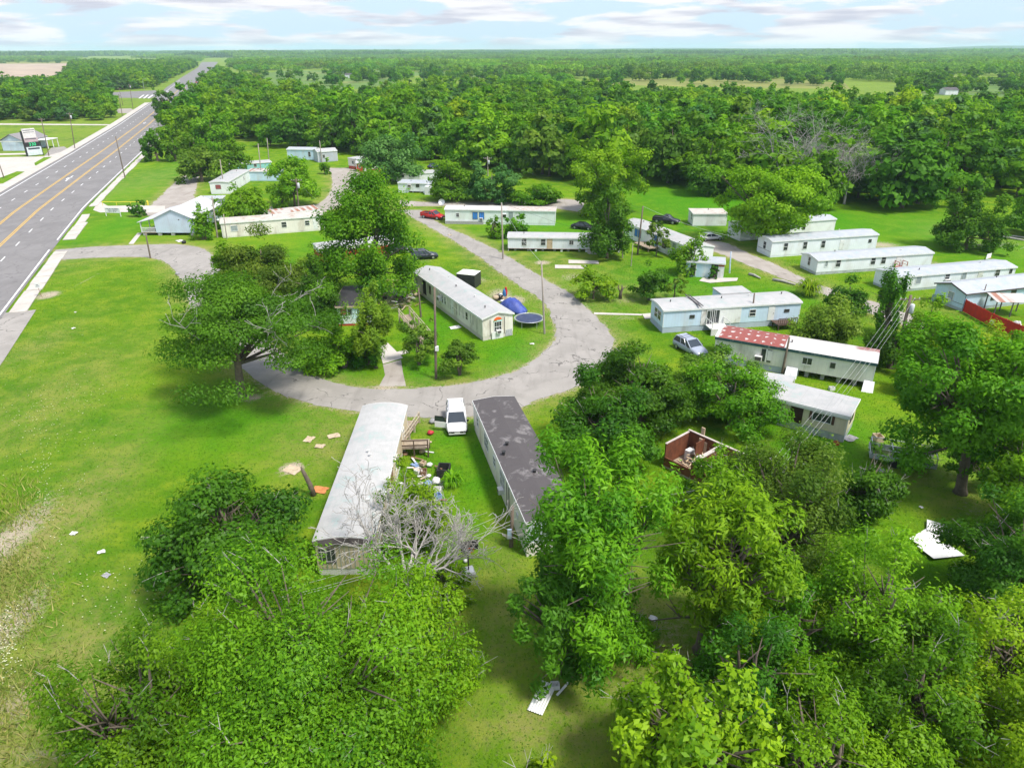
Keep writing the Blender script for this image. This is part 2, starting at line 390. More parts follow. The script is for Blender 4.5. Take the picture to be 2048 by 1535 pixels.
# left of the highway
pad('forecourt', [(-60,316),(88,313),(120,302),(150,300),(148,303),(118,324),(60,366),(20,398),(-60,452)], CONC, .03)
pad('grass_island', [(69,326),(88,315),(121,313),(88,332),(70,331)], GM, .06, False)
pad('grass_island', [(-40,372),(0,356),(34,343),(58,344),(21,365),(0,368),(-40,385)], GM, .06, False)
pad('driveway', [(102,296),(128,293),(136,298),(120,305),(88,313),(96,304)], LANE, .034)
pad('yard_path', [(-60,308),(60,306),(60,309),(-60,312)], CONC, .034)
pad('field_path', [(-300,247),(0,247),(236,249),(240,251),(0,250),(-300,250)], CONC, .03)
pad('side_street', [(190,187),(240,184),(312,181),(316,192),(300,197),(262,196),(235,196),(190,197)], ASPH, .036)
mk = MB()
for u in (277, 286, 295):
    P = [G(u, 197), G(u+3, 197), G(u+12, 190), G(u+9, 190)]; mk.add([(p.x, p.y, .05) for p in P], [(0, 1, 2, 3)])
struct(mk.build('crossing_marks', WHITE))
pad('gravel_drive', [(228,218),(262,217),(270,222),(255,227),(228,226)], GRAV, .034)
FIELD = M('ploughed_field', (.40, .31, .235), .95, .2, .02, (.52, .44, .30), .6)
MEAD = M('hay_meadow', (.19, .21, .045), .95, .22, .015, (.42, .36, .10), .7)
MEAD2 = M('green_meadow', (.105, .19, .035), .95, .2, .012, (.32, .30, .09), .6)
def farfield(name, poly, mat, z): return pad(name, poly, mat, z, False)
farfield('field', [(-500,158),(118,156),(128,146),(135,127),(-500,131)], FIELD, .02)
farfield('field', [(-500,131),(140,127),(150,124),(-500,126)], MEAD, .03)
farfield('field', [(480,172),(560,180),(720,178),(800,165),(770,148),(700,140),(560,142),(500,152)], MEAD2, .02)
farfield('field', [(700,150),(860,153),(1000,155),(1010,148),(860,143),(740,140)], MEAD2, .025)
farfield('field', [(1170,166),(1300,172),(1520,176),(1700,178),(1690,166),(1560,158),(1400,158),(1180,158)], MEAD, .02)
farfield('field', [(1800,190),(2150,196),(2300,165),(2000,157),(1840,162)], MEAD2, .02)
farfield('field', [(1880,162),(1950,163),(1945,155),(1890,153)], FIELD, .03)
farfield('field', [(1225,123),(1290,124),(1290,119),(1230,118)], FIELD, .03)
farfield('field', [(1265,147),(1325,147),(1320,138),(1268,137)], FIELD, .03)
# --- near ground as a fine sheet with masks, far ground as a plain frame round it (one object)
def seg_dist(P, lines):
    d = np.full(len(P), 1e9)
    for L in lines:
        L = np.array(L)
        for a, b in zip(L[:-1], L[1:]):
            ab = b-a; l2 = max(ab@ab, 1e-9)
            lo = np.minimum(a, b)-6; hi = np.maximum(a, b)+6
            k = np.where((P[:,0] > lo[0]) & (P[:,0] < hi[0]) & (P[:,1] > lo[1]) & (P[:,1] < hi[1]))[0]
            if not len(k): continue
            t = np.clip(((P[k]-a)@ab)/l2, 0, 1); q = np.hypot(*(P[k]-a-t[:,None]*ab).T)
            d[k] = np.minimum(d[k], q)
    return d
def inside(P, poly):
    r = np.zeros(len(P), bool); Q = np.array(poly)
    x, y = P[:,0], P[:,1]
    for (x1, y1), (x2, y2) in zip(Q, np.roll(Q, -1, 0)):
        c = ((y1 > y) != (y2 > y)); 
        if y1 != y2: r ^= c & (x < (x2-x1)*(y-y1)/(y2-y1)+x1)
    return r
def spots(P, L, w=1.0):
    a = np.zeros(len(P))
    for u, v, rx, ry, k in L:
        c = G(u, v); r1 = rx*mpp(u, v); g2 = abs(G(u, v-ry).y-c.y)
        a = np.maximum(a, k*np.exp(-(((P[:,0]-c.x)/r1)**2+((P[:,1]-c.y)/g2)**2)))
    return a
DIRT = [(585,935,30,16,1),(560,948,25,9,.7),(770,775,40,10,.9),(1000,590,40,22,.75),(960,560,30,12,.6),(1030,600,35,15,.8),(1250,600,60,12,.55),(1150,555,60,16,.6),
    (1085,525,22,6,.9),(1060,770,60,22,.8),(1000,812,50,14,.8),(1180,700,40,30,.5),(1250,635,70,10,.55),(1240,560,30,8,.4),(900,828,40,10,.6),(850,950,40,25,.5),
    (1660,985,10,6,.4),(1770,880,40,25,.3),(1340,655,40,12,.3),(1180,585,30,10,.35),(300,410,40,15,.5),(95,590,30,12,.9),(175,560,6,25,.7),(250,980,6,60,.5),(15,1080,75,130,.74),(20,1250,85,130,.70),(40,1400,110,110,.6),(60,1510,130,60,.55),
    (100,1330,30,40,.45),(60,1480,80,50,.4),(1150,1350,70,30,.55),(1290,1380,120,50,.6),(1150,1430,90,20,.45),(1100,1290,30,10,.5),(1350,1260,80,60,.5),(980,1500,60,20,.5),(1840,880,40,20,.3),(1950,1020,60,40,.5),
    (1290,1240,70,30,.5),(850,520,40,12,.5),(660,920,60,30,.35),(500,795,40,12,.8),(1040,1180,60,50,.2),(800,590,60,40,.7),(1430,720,30,8,.5),(690,880,60,14,.5),(1850,500,60,30,.35),(1760,490,70,12,.7),(1870,528,50,12,.6)]
DRY = [(100,800,120,120,.5),(60,700,60,60,.5),(20,1150,90,250,1),(60,1420,160,220,1),(200,900,60,120,.3),(660,880,120,70,.6),(1000,1120,60,60,.5),(1000,1250,70,150,.55),(1280,1300,200,140,.9),(1100,1450,180,80,.8),
    (1250,590,120,30,.6),(1700,1130,60,60,.2),(1880,960,90,80,.5),(1100,530,120,40,.5),(990,560,60,40,.5),(300,360,90,30,.35),(1950,470,90,25,.5),(400,500,60,15,.5),(330,490,60,15,.5),(1900,610,60,20,.5),(1240,1060,60,40,.5),(180,520,60,40,.3)]
LUSH = [(1420,400,200,45,1),(1650,440,140,40,1),(1900,470,140,60,.9),(1350,570,120,50,.9),(1030,710,90,45,1),(880,650,60,50,.9),(960,900,45,110,.9),(850,1000,60,60,.7),(450,840,200,60,.9),(300,360,80,40,.7),(240,450,60,40,.8),
    (1650,880,130,80,.9),(1780,1100,100,120,.6),(1120,450,160,30,.8),(1160,620,100,60,.6),(900,860,40,60,.8),(690,735,50,40,.9),(840,740,60,30,.9),(560,830,90,40,.8),(1560,590,140,25,.9),(400,1150,80,80,.3),(640,480,60,40,.5)]
nx, ny, st, gx0, gy0 = 330, 330, .85, -150.0, 14.0
xs = gx0+np.arange(nx+1)*st; ys = gy0+np.arange(ny+1)*st
XX, YY = np.meshgrid(xs, ys); GP = np.stack([XX.ravel(), YY.ravel()], 1)
ed = seg_dist(GP, EDGES)
dirt = np.maximum(spots(GP, DIRT), np.exp(-(ed/1.0)**2)*.62); dry = np.maximum(spots(GP, DRY), np.exp(-(ed/2.5)**2)*.7); lush = spots(GP, LUSH)
swd = seg_dist(GP, [[hp(s, 3.2, 0)[:2] for s in range(-60, 200, 6)]]); dirt = np.maximum(dirt, np.exp(-(swd/.7)**2)*.5)
V = np.column_stack([GP, np.zeros(len(GP))]); ii = (np.arange(ny)[:,None]*(nx+1)+np.arange(nx)).ravel()
Fq = np.stack([ii, ii+1, ii+nx+2, ii+nx+1], 1)
x1, y1 = xs[-1], ys[-1]; o = len(V); BIG = 15000.0
ex = [(-BIG,-60),(gx0,-60),(x1,-60),(BIG,-60),(-BIG,gy0),(gx0,gy0),(x1,gy0),(BIG,gy0),(-BIG,y1),(gx0,y1),(x1,y1),(BIG,y1),(-BIG,BIG),(gx0,BIG),(x1,BIG),(BIG,BIG)]
V = np.vstack([V, [(a, b, 0) for a, b in ex]])
for r in range(3):
    for c in range(3):
        if (r, c) != (1, 1): Fq = np.vstack([Fq, [[o+r*4+c, o+r*4+c+1, o+r*4+c+5, o+r*4+c+4]]])
gme = fastmesh('ground', V, Fq, GM)
for nme, arr in (('dirt', dirt), ('dry', dry), ('lush', lush)):
    a = gme.attributes.new(nme, 'FLOAT', 'POINT'); a.data.foreach_set('value', np.concatenate([arr, np.full(16, .35 if nme == 'dry' else 0.0)]).astype(np.float32))
link('ground', gme, kind='structure')
# --- grass blades over the near lawn and taller weeds along the left edge
def blades(name, n, hgt, wid, mat, region, keepfn, kind='stuff', clump=0):
    a = NR.random((n, 2)); P = np.column_stack([region[0]+a[:,0]*(region[1]-region[0]), region[2]+(a[:,1]**1.35)*(region[3]-region[2])])
    P = P[keepfn(P)]; n = len(P)
    th = NR.random(n)*2*math.pi; h = hgt*(.5+NR.random(n)); w = wid*(.6+.8*NR.random(n)); ln = NR.normal(0, .6, (n, 2))*h[:,None]
    dx = np.column_stack([np.cos(th), np.sin(th)])*w[:,None]
    A = np.column_stack([P-dx, np.full(n, -.01)]); B = np.column_stack([P+dx, np.full(n, -.01)]); T = np.column_stack([P+ln, h])
    V = np.stack([A, B, T], 1).reshape(-1, 3); Fq = np.arange(3*n).reshape(-1, 3)
    o = link(name, fastmesh(name, V, Fq, mat, NR.random(n), 3)); o['kind'] = kind
    return o
def off_roads(P):
    k = np.ones(len(P), bool)
    for poly in ROADS: k &= ~inside(P, poly)
    return k
GB = leafmat('grass_blade', (.045, .13, .008), (.17, .30, .03), .3)
GW = leafmat('weed_blade', (.13, .22, .02), (.42, .38, .13), .3)
GF = M('clover_flower', (.62, .64, .42), .8)
TUFT_KEEP = lambda P: off_roads(P) & (np.abs(P[:,0])/np.maximum(P[:,1], 1) < .95)
tag(blades('lawn_grass', 330000, .10, .035, GB, (-75, 62, 18, 120), TUFT_KEEP), 'short mown grass over the near lawns', 'grass')
wl = np.array([G(150,1600),G(120,1440),G(118,1320),G(88,1160),G(62,1040),G(38,960),G(-60,960),G(-300,1600)])[:, :2]
tag(blades('tall_weeds', 110000, .40, .04, GW, (-60, -14, 14, 52), lambda P: inside(P+NR.normal(0, 1.3, P.shape), wl) & (np.sin(P[:,0]*.9+2*np.sin(P[:,1]*.5))+np.sin(P[:,1]*.7)+NR.normal(0, .9, len(P)) > -.6)), 'tall yellowing weeds along the left edge of the lawn', 'weeds')
fl = np.vstack([np.array([G(u+R.gauss(0, su), v+R.gauss(0, sv))[:2] for _ in range(n)]) for u, v, su, sv, n in
    ((110,860,50,70,150),(60,830,30,20,40),(90,980,16,60,70),(240,1180,60,50,90),(330,640,120,40,30),(20,1260,14,50,110),(15,1310,12,30,50),(90,690,60,25,30),(200,780,50,25,40))])
q = MB()
for x, y in fl:
    r = R.uniform(.02, .045); z = R.uniform(.05, .2); q.add([(x-r,y-r*.6,z),(x+r*.8,y-r,z+.01),(x+r,y+r,z),(x-r,y+r*.7,z+.015)], [(0,1,2,3)])
tag(q.build('clover_flowers', GF, kind='stuff'), 'pale clover flowers scattered in the lawn beside the highway', 'flowers')
# ------------------------------------------------------------------ trees
LM = {}
for nm, dk, lt, tr in (('dark', (.018,.085,.007), (.085,.235,.012), .34), ('mid', (.034,.135,.006), (.155,.34,.010), .38), ('bright', (.07,.21,.006), (.23,.43,.012), .42),
                       ('yellow', (.09,.22,.006), (.28,.44,.012), .42), ('olive', (.042,.115,.009), (.16,.265,.024), .34), ('blue', (.030,.110,.024), (.105,.225,.046), .3),
                       ('pine', (.05,.15,.010), (.17,.31,.020), .32)):
    LM[nm] = leafmat('leaves_'+nm, dk, lt, tr)
BARK = M('bark', (.16, .13, .10), .95, .3, 3, (.08, .065, .05), .6, bmp=.5)
DEADB = M('bare_grey_bark', (.42, .40, .37), .9, .25, 4, (.22, .20, .18), .6, bmp=.3)
def unit(a): return a/np.maximum(np.linalg.norm(a, axis=1, keepdims=True), 1e-9)
def crown(name, seed, Rr, z0, z1, mat, leaf, cover=2.2, style='round', K=46, dens=1.0, off=(0, 0)):
    """leaf-spray mesh of a crown between heights z0 and z1, radius Rr; returns mesh and bough centres"""
    K = int(K*1.35); g = np.random.default_rng(seed); b = (z1-z0)/2; zc = (z0+z1)/2
    d = unit(g.normal(size=(K, 3)))
    if style != 'shrub': d[:,2] = np.where(d[:,2] < -.55, -d[:,2]*.6, d[:,2])
    d = unit(d); az = np.arctan2(d[:,1], d[:,0]); ph = g.random(6)*6.28
    lob = 1+.16*np.sin(2*az+ph[0])+.13*np.sin(3*az+ph[1])+.10*np.sin(5*az+ph[2])+.12*np.sin(3*d[:,2]+ph[3])
    rho = (.34+.62*g.random(K)**.55)*lob*g.uniform(.84, 1.14, K)
    rc = g.uniform(.12, .27, K)
    if style == 'spread': d[:,2] *= .75; rho *= 1.05; rc *= .85
    if style == 'column': rho *= .95
    if style == 'wispy': rc *= .8; rho *= 1.08
    cen = d*rho[:,None]
    if style in ('round', 'spread', 'wispy'): cen[:,2] -= .26*(1-cen[:,2].clip(-1, 1)**2)
    if style == 'dome' and K > 60: rc *= .78
    if 'broad' in style: rc *= .9; cen[:,2] = (cen[:,2]*1.3).clip(-.8, .95); cen[:,:2] *= 1+.25*cen[:,2:3].clip(0, 1)
    if style == 'dome': cen[:,2] = np.abs(cen[:,2])*1.25-.45
    if style == 'cone': cen[:,:2] *= (.62-.5*cen[:,2:3]).clip(.12, 1.1); rc *= .8*(.75-.4*cen[:,2]).clip(.45, 1.2)
    n = int(cover*4*math.pi*Rr*((Rr+b)/2)/(.5*leaf[0]*leaf[1])*dens)
    w = rc**2*g.uniform(.55, 1.45, K); k = g.choice(K, n, p=w/w.sum())
    dd = unit(g.normal(size=(n, 3))); rr = (.55+.5*g.random(n)**.6)
    dd[:,2] += .25
    p = cen[k]+dd*rr[:,None]*rc[k][:,None]*np.array([1.15, 1.15, .66])
    p += g.normal(0, .045, (n, 3))
    lo, hi = np.percentile(p[:,:2], (.4, 99.6), axis=0); p[:,:2] = (p[:,:2]-(lo+hi)/2)/((hi-lo)/2); cen[:,:2] = (cen[:,:2]-(lo+hi)/2)/((hi-lo)/2)/.9
    q0, q1 = np.percentile(p[:,2], (1, 99.6)); p[:,2] = (p[:,2]-q0)/(q1-q0)*2-1
    cen[:,:2] *= .85; cen[:,2] = ((cen[:,2]-q0)/(q1-q0)*2-1).clip(-.9, .9)
    P = p*np.array([Rr, Rr, b])
    if 'droop' in style: P[:,2] -= .10*b*(np.linalg.norm(p[:,:2]-cen[k][:,:2], axis=1)/rc[k])**2
    nor = unit(dd*.85+unit(p)*.35+np.array([0, 0, .45])+g.normal(0, .40, (n, 3)))
    t = g.normal(size=(n, 3))
    if 'droop' in style or style == 'wispy': t = t*.6+unit(p)*np.array([.7, .7, 0])+np.array([0, 0, -.9 if 'droop' in style else .2])
    t = unit(t-nor*np.sum(t*nor, 1, keepdims=True)); u = np.cross(nor, t)
    s = g.uniform(.45, 1.5, n)[:,None]; L = leaf[0]*s/2; W = leaf[1]*s/2
    P = P+np.array([off[0], off[1], zc])
    P[:,2] = np.maximum(P[:,2], .05)
    V = np.stack([P-t*L, P+u*W-nor*W*.25, P+t*L-np.array([0, 0, .12])*L, P-u*W-nor*W*.25], 1).reshape(-1, 3)
    ct = g.random(K); tint = np.clip(.65*ct[k]+.35*g.random(n)+.08*(rr-.8), 0, 1)
    me = fastmesh(name, V, np.arange(4*n).reshape(-1, 4), mat, tint)
    return me, cen*np.array([Rr, Rr, b])+np.array([off[0], off[1], zc]), k
def trunkmesh(seed, cen, z0, z1, rad, mat=BARK, limbs=9, lean=(0, 0), stems=1, twigs=0):
    r = random.Random(seed); mb = MB(); order = sorted(range(len(cen)), key=lambda i: r.random())[:limbs]
    for sI in range(stems):
        a0 = r.uniform(0, 6.28); sp = .0 if stems == 1 else .35
        base = Vector((math.cos(a0)*rad*sp*2, math.sin(a0)*rad*sp*2, -.1)); fork = Vector((lean[0]*.45+math.cos(a0)*sp*1.2, lean[1]*.45+math.sin(a0)*sp*1.2, z0+.18*(z1-z0)))
        top = Vector((lean[0]*.8, lean[1]*.8, z0+.72*(z1-z0)))
        mb.tube([base, base.lerp(fork, .12)+Vector((0,0,.02)), base.lerp(fork, .55)+Vector((r.uniform(-.1,.1), r.uniform(-.1,.1), 0)), fork, fork.lerp(top, .5)+Vector((r.uniform(-.3,.3), r.uniform(-.3,.3), 0)), top],
                [rad*1.55, rad*1.05, rad*.9, rad*.78, rad*.45, rad*.12], 8)
        for i in order[sI::stems]:
            thin = 1 if order.index(i) < 14 else .45
            e = Vector(cen[i]); s = base.lerp(fork, r.uniform(.75, 1.0)); q = s.lerp(e, .5)+Vector((r.uniform(-.3,.3), r.uniform(-.3,.3), r.uniform(.0,.5)))
            mb.tube([s, q, e], [rad*.5*thin, rad*.28*thin, max(.02, rad*.06)], 5)
            for _ in range(2):
                e2 = q+Vector((r.uniform(-1,1), r.uniform(-1,1), r.uniform(.2,1)))*(e-s).length*.35
                mb.tube([q, e2], [rad*.18, rad*.04], 4)
    for c in cen if twigs else []:
        c = Vector(c); o = c-Vector((lean[0], lean[1], z0+.3*(z1-z0))); o.normalize()
        for _ in range(twigs):
            p = c; d = (o+Vector((r.gauss(0,.5), r.gauss(0,.5), r.gauss(.1,.4)))).normalized(); L = r.uniform(.6, 1.5)
            m = p+d*L*.5+Vector((r.gauss(0,.12), r.gauss(0,.12), 0)); mb.tube([p, m, p+d*L], [.026, .018, .007], 3, 1, False)
            mb.tube([m, m+(d+Vector((r.gauss(0,.7), r.gauss(0,.7), r.gauss(.1,.5)))).normalized()*L*.5], [.016, .007], 3, 1, False)
    return mb
def solve(ub, vb, vt, wpx, cz):
    g = G(ub, vb); lo, hi = .5, 26.0
    for _ in range(40):
        h = (lo+hi)/2; zc = h*(1+cz)/2; b = h*(1-cz)/2
        dep = g.y*CP+(H-zc)*SP; Rr = .5*wpx*dep/F*.97
        sup = math.sqrt((b*CP)**2+(Rr*SP)**2)
        yy = (g.y*SP+(zc-H)*CP+sup)/dep
        v = 767.5-yy*F
        if v > vt: lo = h
        else: hi = h
    return h, Rr
NT = [0]
def tree(name, label, cat, b, vt, w, mat='mid', cz=.25, style='round', leaf=None, cover=2.0, K=46, uc=None, group=None, rad=None, limbs=9, stems=1, dens=1.0, bare=0, lean_y=0):
    ub, vb = b; NT[0] += 1; seed = 100+NT[0]
    h, Rr = solve(ub, vb, vt, w, cz); g = G(ub, vb)
    px = 2*mpp(ub, vb)               # metres per rendered pixel
    if leaf is None: L = min(1.0, max(.24, 2.6*px)); leaf = (L, L*.55)
    off = (0 if uc is None else (uc-ub)*mpp(ub, vb)*.95, lean_y)
    print('TREE %-18s base %s h=%.1f R=%.1f at y=%.0f' % (name, b, h, Rr, g.y))
    e = thing(name, label, cat, g, 0, group)
    me, cen, k = crown(name+'_crown', seed, Rr, h*cz, h, LM[mat], leaf, cover, style, K, dens, off)
    link('crown', me, e)
    rad = rad or .035*h**1.0+.05
    tm = trunkmesh(seed, cen, h*cz, h, rad, BARK, len(cen) if g.y < 62 else limbs, off, stems, 1 if g.y < 62 and 'pecan' not in name else 0)
    tm.build('trunk', [BARK, DEADB], e, True)
    if bare:
        r = random.Random(seed)
        for _ in range(bare):
            a = r.uniform(0, 6.28); mb = MB(); s = Vector((off[0]+math.cos(a)*Rr*.5, off[1]+math.sin(a)*Rr*.5, h*r.uniform(.55, .8)))
            d = Vector((math.cos(a)*.9, math.sin(a)*.9, r.uniform(.25, 1.0))).normalized()
            bare_branch(mb, r, s, d, Rr*r.uniform(.36, .5), rad*.16, 2)
            mb.build('bare_limb', DEADB, e, True, label='bare grey dead limb sticking out of the leaves')
    return e
def bare_branch(mb, r, s, d, L, rad, depth, n=4):
    pts = [s]; rs = [rad]; p = s.copy(); dd = d.copy()
    for i in range(n):
        dd = (dd+Vector((r.gauss(0, .2), r.gauss(0, .2), r.gauss(.02, .16)))).normalized(); p = p+dd*L/n
        pts.append(p.copy()); rs.append(max(rad*(1-(i+1)/n*.6), .02))
        if depth > 0 and i > 0:
            for _ in range(2 if depth > 2 or r.random() < .45 else 1):
                q = (dd+Vector((r.gauss(0, .75), r.gauss(0, .75), r.gauss(.05, .5)))).normalized()
                bare_branch(mb, r, p.copy(), q, L*r.uniform(.38, .62), rs[-1]*.7, depth-1, max(2, n-1))
    mb.tube(pts, rs, 5 if rad > .05 else 3, cap=False)
def dead_tree(label, b, h, spread, seed, rad=.2, dirs=None, name='dead_tree'):
    g = G(*b); e = thing(name, label, 'dead tree', g); r = random.Random(seed); mb = MB()
    fork = Vector((r.uniform(-.2,.2), r.uniform(-.2,.2), h*.28)); mb.tube([(0,0,-.1), (0,0,.2), fork], [rad*1.4, rad*1.05, rad*.9], 7)
    br = MB()
    for i, a in enumerate(dirs or [r.uniform(0, 6.28) for _ in range(6)]):
        el = r.uniform(.35, 1.1)
        bare_branch(br, r, fork.copy(), Vector((math.cos(a), math.sin(a), el)).normalized(), math.hypot(spread, h*.6)*r.uniform(.75, 1.05), rad*.62, 4, 5)
    mb.build('trunk', DEADB, e, True); br.build('branches', DEADB, e, True)
    return e
def blade_shrub(name, label, b, h, spread, n, mat, group=None, wid=.05):
    """arching strap leaves from one foot"""
    g = G(*b); e = thing(name, label, 'shrub', g, 0, group); V = []; Fq = []; T = []
    for i in range(n):
        a = R.uniform(0, 6.28); L = R.uniform(.6, 1.0); up_ = R.uniform(.5, 1.15)*h; q = Vector((math.cos(a), math.sin(a), 0)); s = Vector((-q.y, q.x, 0))*wid
        pts = [q*.06, q*spread*.3*L+Vector((0,0,up_*.75)), q*spread*.65*L+Vector((0,0,up_)), q*spread*L+Vector((0,0,up_*R.uniform(.35,.85)))]; o = len(V)
        for j, p in enumerate(pts): k = (1, 1, .8, .15)[j]; V += [p-s*k, p+s*k]
        Fq += [(o+2*j, o+2*j+1, o+2*j+3, o+2*j+2) for j in range(3)]; T += [R.random()]*3
    link('leaves', fastmesh(name+'_leaves', np.array([tuple(v) for v in V]), np.array(Fq), LM[mat], np.array(T)), e)
    MB().tube([(0,0,-.05),(0,0,.25)], [.12,.05], 6).build('stem', BARK, e)
    return e
T = tree
NEAR = (.26, .13)
# --- foreground
T('elm_tree', 'huge fine-leaved green elm filling the lower left corner of the lawn edge', 'tree', (640,1530), 1118, 590, 'mid', .10, 'round', (.19,.085), 1.8, 100, 640, stems=2)
T('elm_tree', 'dark lower elm spreading left beneath the huge elm, tips over the lawn', 'tree', (325,1590), 1243, 315, 'mid', .08, 'round', (.19,.09), 1.9, 70, 312)
T('elm_tree', 'bright elm leaning over the grassy strip right of the huge elm', 'tree', (850,1430), 1150, 270, 'bright', .08, 'round', (.19,.09), 1.8, 60, 840)
T('elm_tree', 'deep green elm at the very bottom edge below the huge elm', 'tree', (640,1640), 1330, 560, 'mid', .05, 'dome', (.20,.10), 1.9, 60, 640)
T('hackberry_tree', 'yellow tipped hackberry sprout among the elms on the left lawn', 'tree', (400,1330), 1215, 150, 'yellow', .1, 'dome', (.21,.10), 1.85, 26)
T('maple_tree', 'round dark green maple left of the white arched trailer', 'tree', (478,1150), 930, 300, 'dark', .06, 'round', (.28,.17), 2.1, 60)
T('pecan_tree', 'tall fresh green pecan beside the dark roofed trailer', 'tree', (1185,1330), 884, 300, 'mid', .13, 'broad', (.34,.11), 2.1, 70, 1195, rad=.36, limbs=14)
T('pecan_tree', 'low dark pecan crowding the foot of the tall pecan', 'tree', (1135,1345), 1105, 200, 'dark', .12, 'broad', (.32,.11), 1.9, 46, 1115)  # added crown in place of the tall pecan's dark lower boughs
T('pecan_tree', 'glossy bright pecan with drooping leaf sprays right of the tall pecan', 'tree', (1405,1300), 955, 270, 'bright', .13, 'broad', (.34,.11), 2.1, 66, 1410, limbs=12)
T('elm_tree', 'grey green elm between the ruined hut and the bright pecan', 'tree', (1545,1150), 862, 270, 'olive', .08, 'wispy', (.21,.10), 1.85, 60, 1540)
T('round_bush', 'dark round bush standing alone on the lawn below the cream trailer', 'bush', (1712,1040), 905, 140, 'dark', .04, 'shrub', (.24,.14), 2.4, 40, limbs=5, stems=3)
T('pecan_tree', 'broad pecan with visible trunk right of the cream trailer', 'tree', (1920,985), 650, 312, 'mid', .26, 'broad', (.34,.16), 2.2, 70, 1885, rad=.4, limbs=14)
T('pecan_tree', 'small dark low tree in front of the broad pecan trunk', 'tree', (1925,965), 870, 110, 'dark', .2, 'round', (.32,.16), 1.9, 26)
T('oak_tree', 'leafy oak at the frame edge under the broad pecan', 'tree', (2035,1060), 850, 190, 'mid', .12, 'round', (.3,.16), 2.2, 44)
T('oak_tree', 'dark oak shading the white sheet metal pile', 'tree', (2010,1230), 990, 300, 'dark', .12, 'wispy', (.21,.10), 1.85, 60)
T('hackberry_tree', 'yellow green hackberry over the bottom of the frame, below the dark oak', 'tree', (1990,1420), 1168, 270, 'yellow', .1, 'dome', (.21,.10), 1.85, 55)
T('hackberry_tree', 'wide fresh green hackberry in the thicket below the round bush', 'tree', (1730,1360), 1068, 330, 'bright', .08, 'dome', (.21,.10), 1.85, 75)
T('hackberry_tree', 'mid green hackberry behind the bright leafy sapling clump', 'tree', (1570,1330), 1130, 260, 'mid', .08, 'dome', (.21,.10), 1.85, 55)
T('hackberry_tree', 'deep green hackberry with dark hollows in the lower right thicket', 'tree', (1790,1520), 1240, 330, 'mid', .08, 'dome', (.21,.10), 1.85, 60)
T('hackberry_tree', 'sunlit yellow hackberry crown at the bottom right corner', 'tree', (2010,1600), 1300, 300, 'yellow', .1, 'dome', (.21,.10), 1.85, 50)
T('hackberry_tree', 'low fresh green hackberry crown along the bottom edge', 'tree', (1640,1640), 1375, 420, 'bright', .06, 'dome', (.21,.10), 1.85, 65)
T('sapling_clump', 'vivid light green sapling clump with bare sticks at the bottom edge', 'tree', (1370,1580), 1290, 330, 'bright', .06, 'dome', (.34,.17), 1.8, 50)
T('sapling_clump', 'small yellow sapling tip poking up at the bottom edge of the path', 'tree', (1060,1640), 1500, 150, 'yellow', .06, 'dome', (.28,.14), 1.8, 24)
T('hackberry_tree', 'shaded hackberry in the middle of the lower right thicket', 'tree', (1480,1480), 1210, 240, 'dark', .08, 'dome', (.21,.10), 1.85, 40)
# --- thicket right of the loop road
T('elm_tree', 'dark open elm overhanging the loop road bend', 'tree', (1285,850), 668, 270, 'dark', .12, 'wispy', (.3,.15), 1.9, 60, 1275, stems=2)
T('elm_tree', 'dense dark elm beside the far end of the dark roofed trailer', 'tree', (1208,918), 752, 200, 'dark', .08, 'round', (.3,.16), 2.3, 50)
T('elm_tree', 'mid green elm hiding the cream trailer end', 'tree', (1460,848), 722, 190, 'mid', .08, 'round', (.28,.14), 2.2, 50)
T('elm_tree', 'grey leaved elm over the fallen white carport roof', 'tree', (1420,800), 695, 170, 'olive', .15, 'wispy', (.3,.14), 1.5, 36)
T('elm_tree', 'feathery bright elm in front of the ruined hut wall', 'tree', (1440,1035), 895, 150, 'bright', .08, 'wispy', (.21,.10), 1.85, 40)
# --- thicket by the transformer pole
T('wild_shrub', 'rounded dark shrub by the gravel road behind the blue trailer', 'shrub', (1690,625), 552, 84, 'dark', .05, 'dome', None, 2.1, 30, stems=3)
T('vine_column', 'tall leaning vine covered stump beside the long white trailer', 'tree', (1768,672), 540, 58, 'dark', .05, 'column', None, 2.2, 34)
T('wild_shrub', 'tangled olive shrub behind the red stained roof', 'shrub', (1650,700), 592, 150, 'olive', .04, 'dome', None, 1.9, 44, stems=3)
T('wild_shrub', 'dark shrub under the transformer pole', 'shrub', (1780,735), 640, 110, 'dark', .05, 'dome', None, 2.0, 36, stems=3)
T('wild_shrub', 'fresh green shrub right of the transformer pole', 'shrub', (1845,690), 590, 80, 'bright', .05, 'dome', None, 1.8, 30)
T('wild_shrub', 'yellow green shrub in front of the red board fence', 'shrub', (1935,735), 640, 150, 'yellow', .05, 'spread', None, 2.0, 40)
T('wild_shrub', 'mid green shrub behind the broad pecan at the red fence', 'shrub', (2040,740), 655, 130, 'mid', .05, 'dome', None, 2.0, 34)
T('wild_shrub', 'shadowed shrub below the transformer pole by the trailer end', 'shrub', (1835,790), 690, 100, 'dark', .05, 'dome', None, 2.0, 34)
blade_shrub('fountain_shrub', 'bright fountain shaped shrub beside the gravel road', (1616,590), 1.9, 2.6, 240, 'yellow', wid=.08)
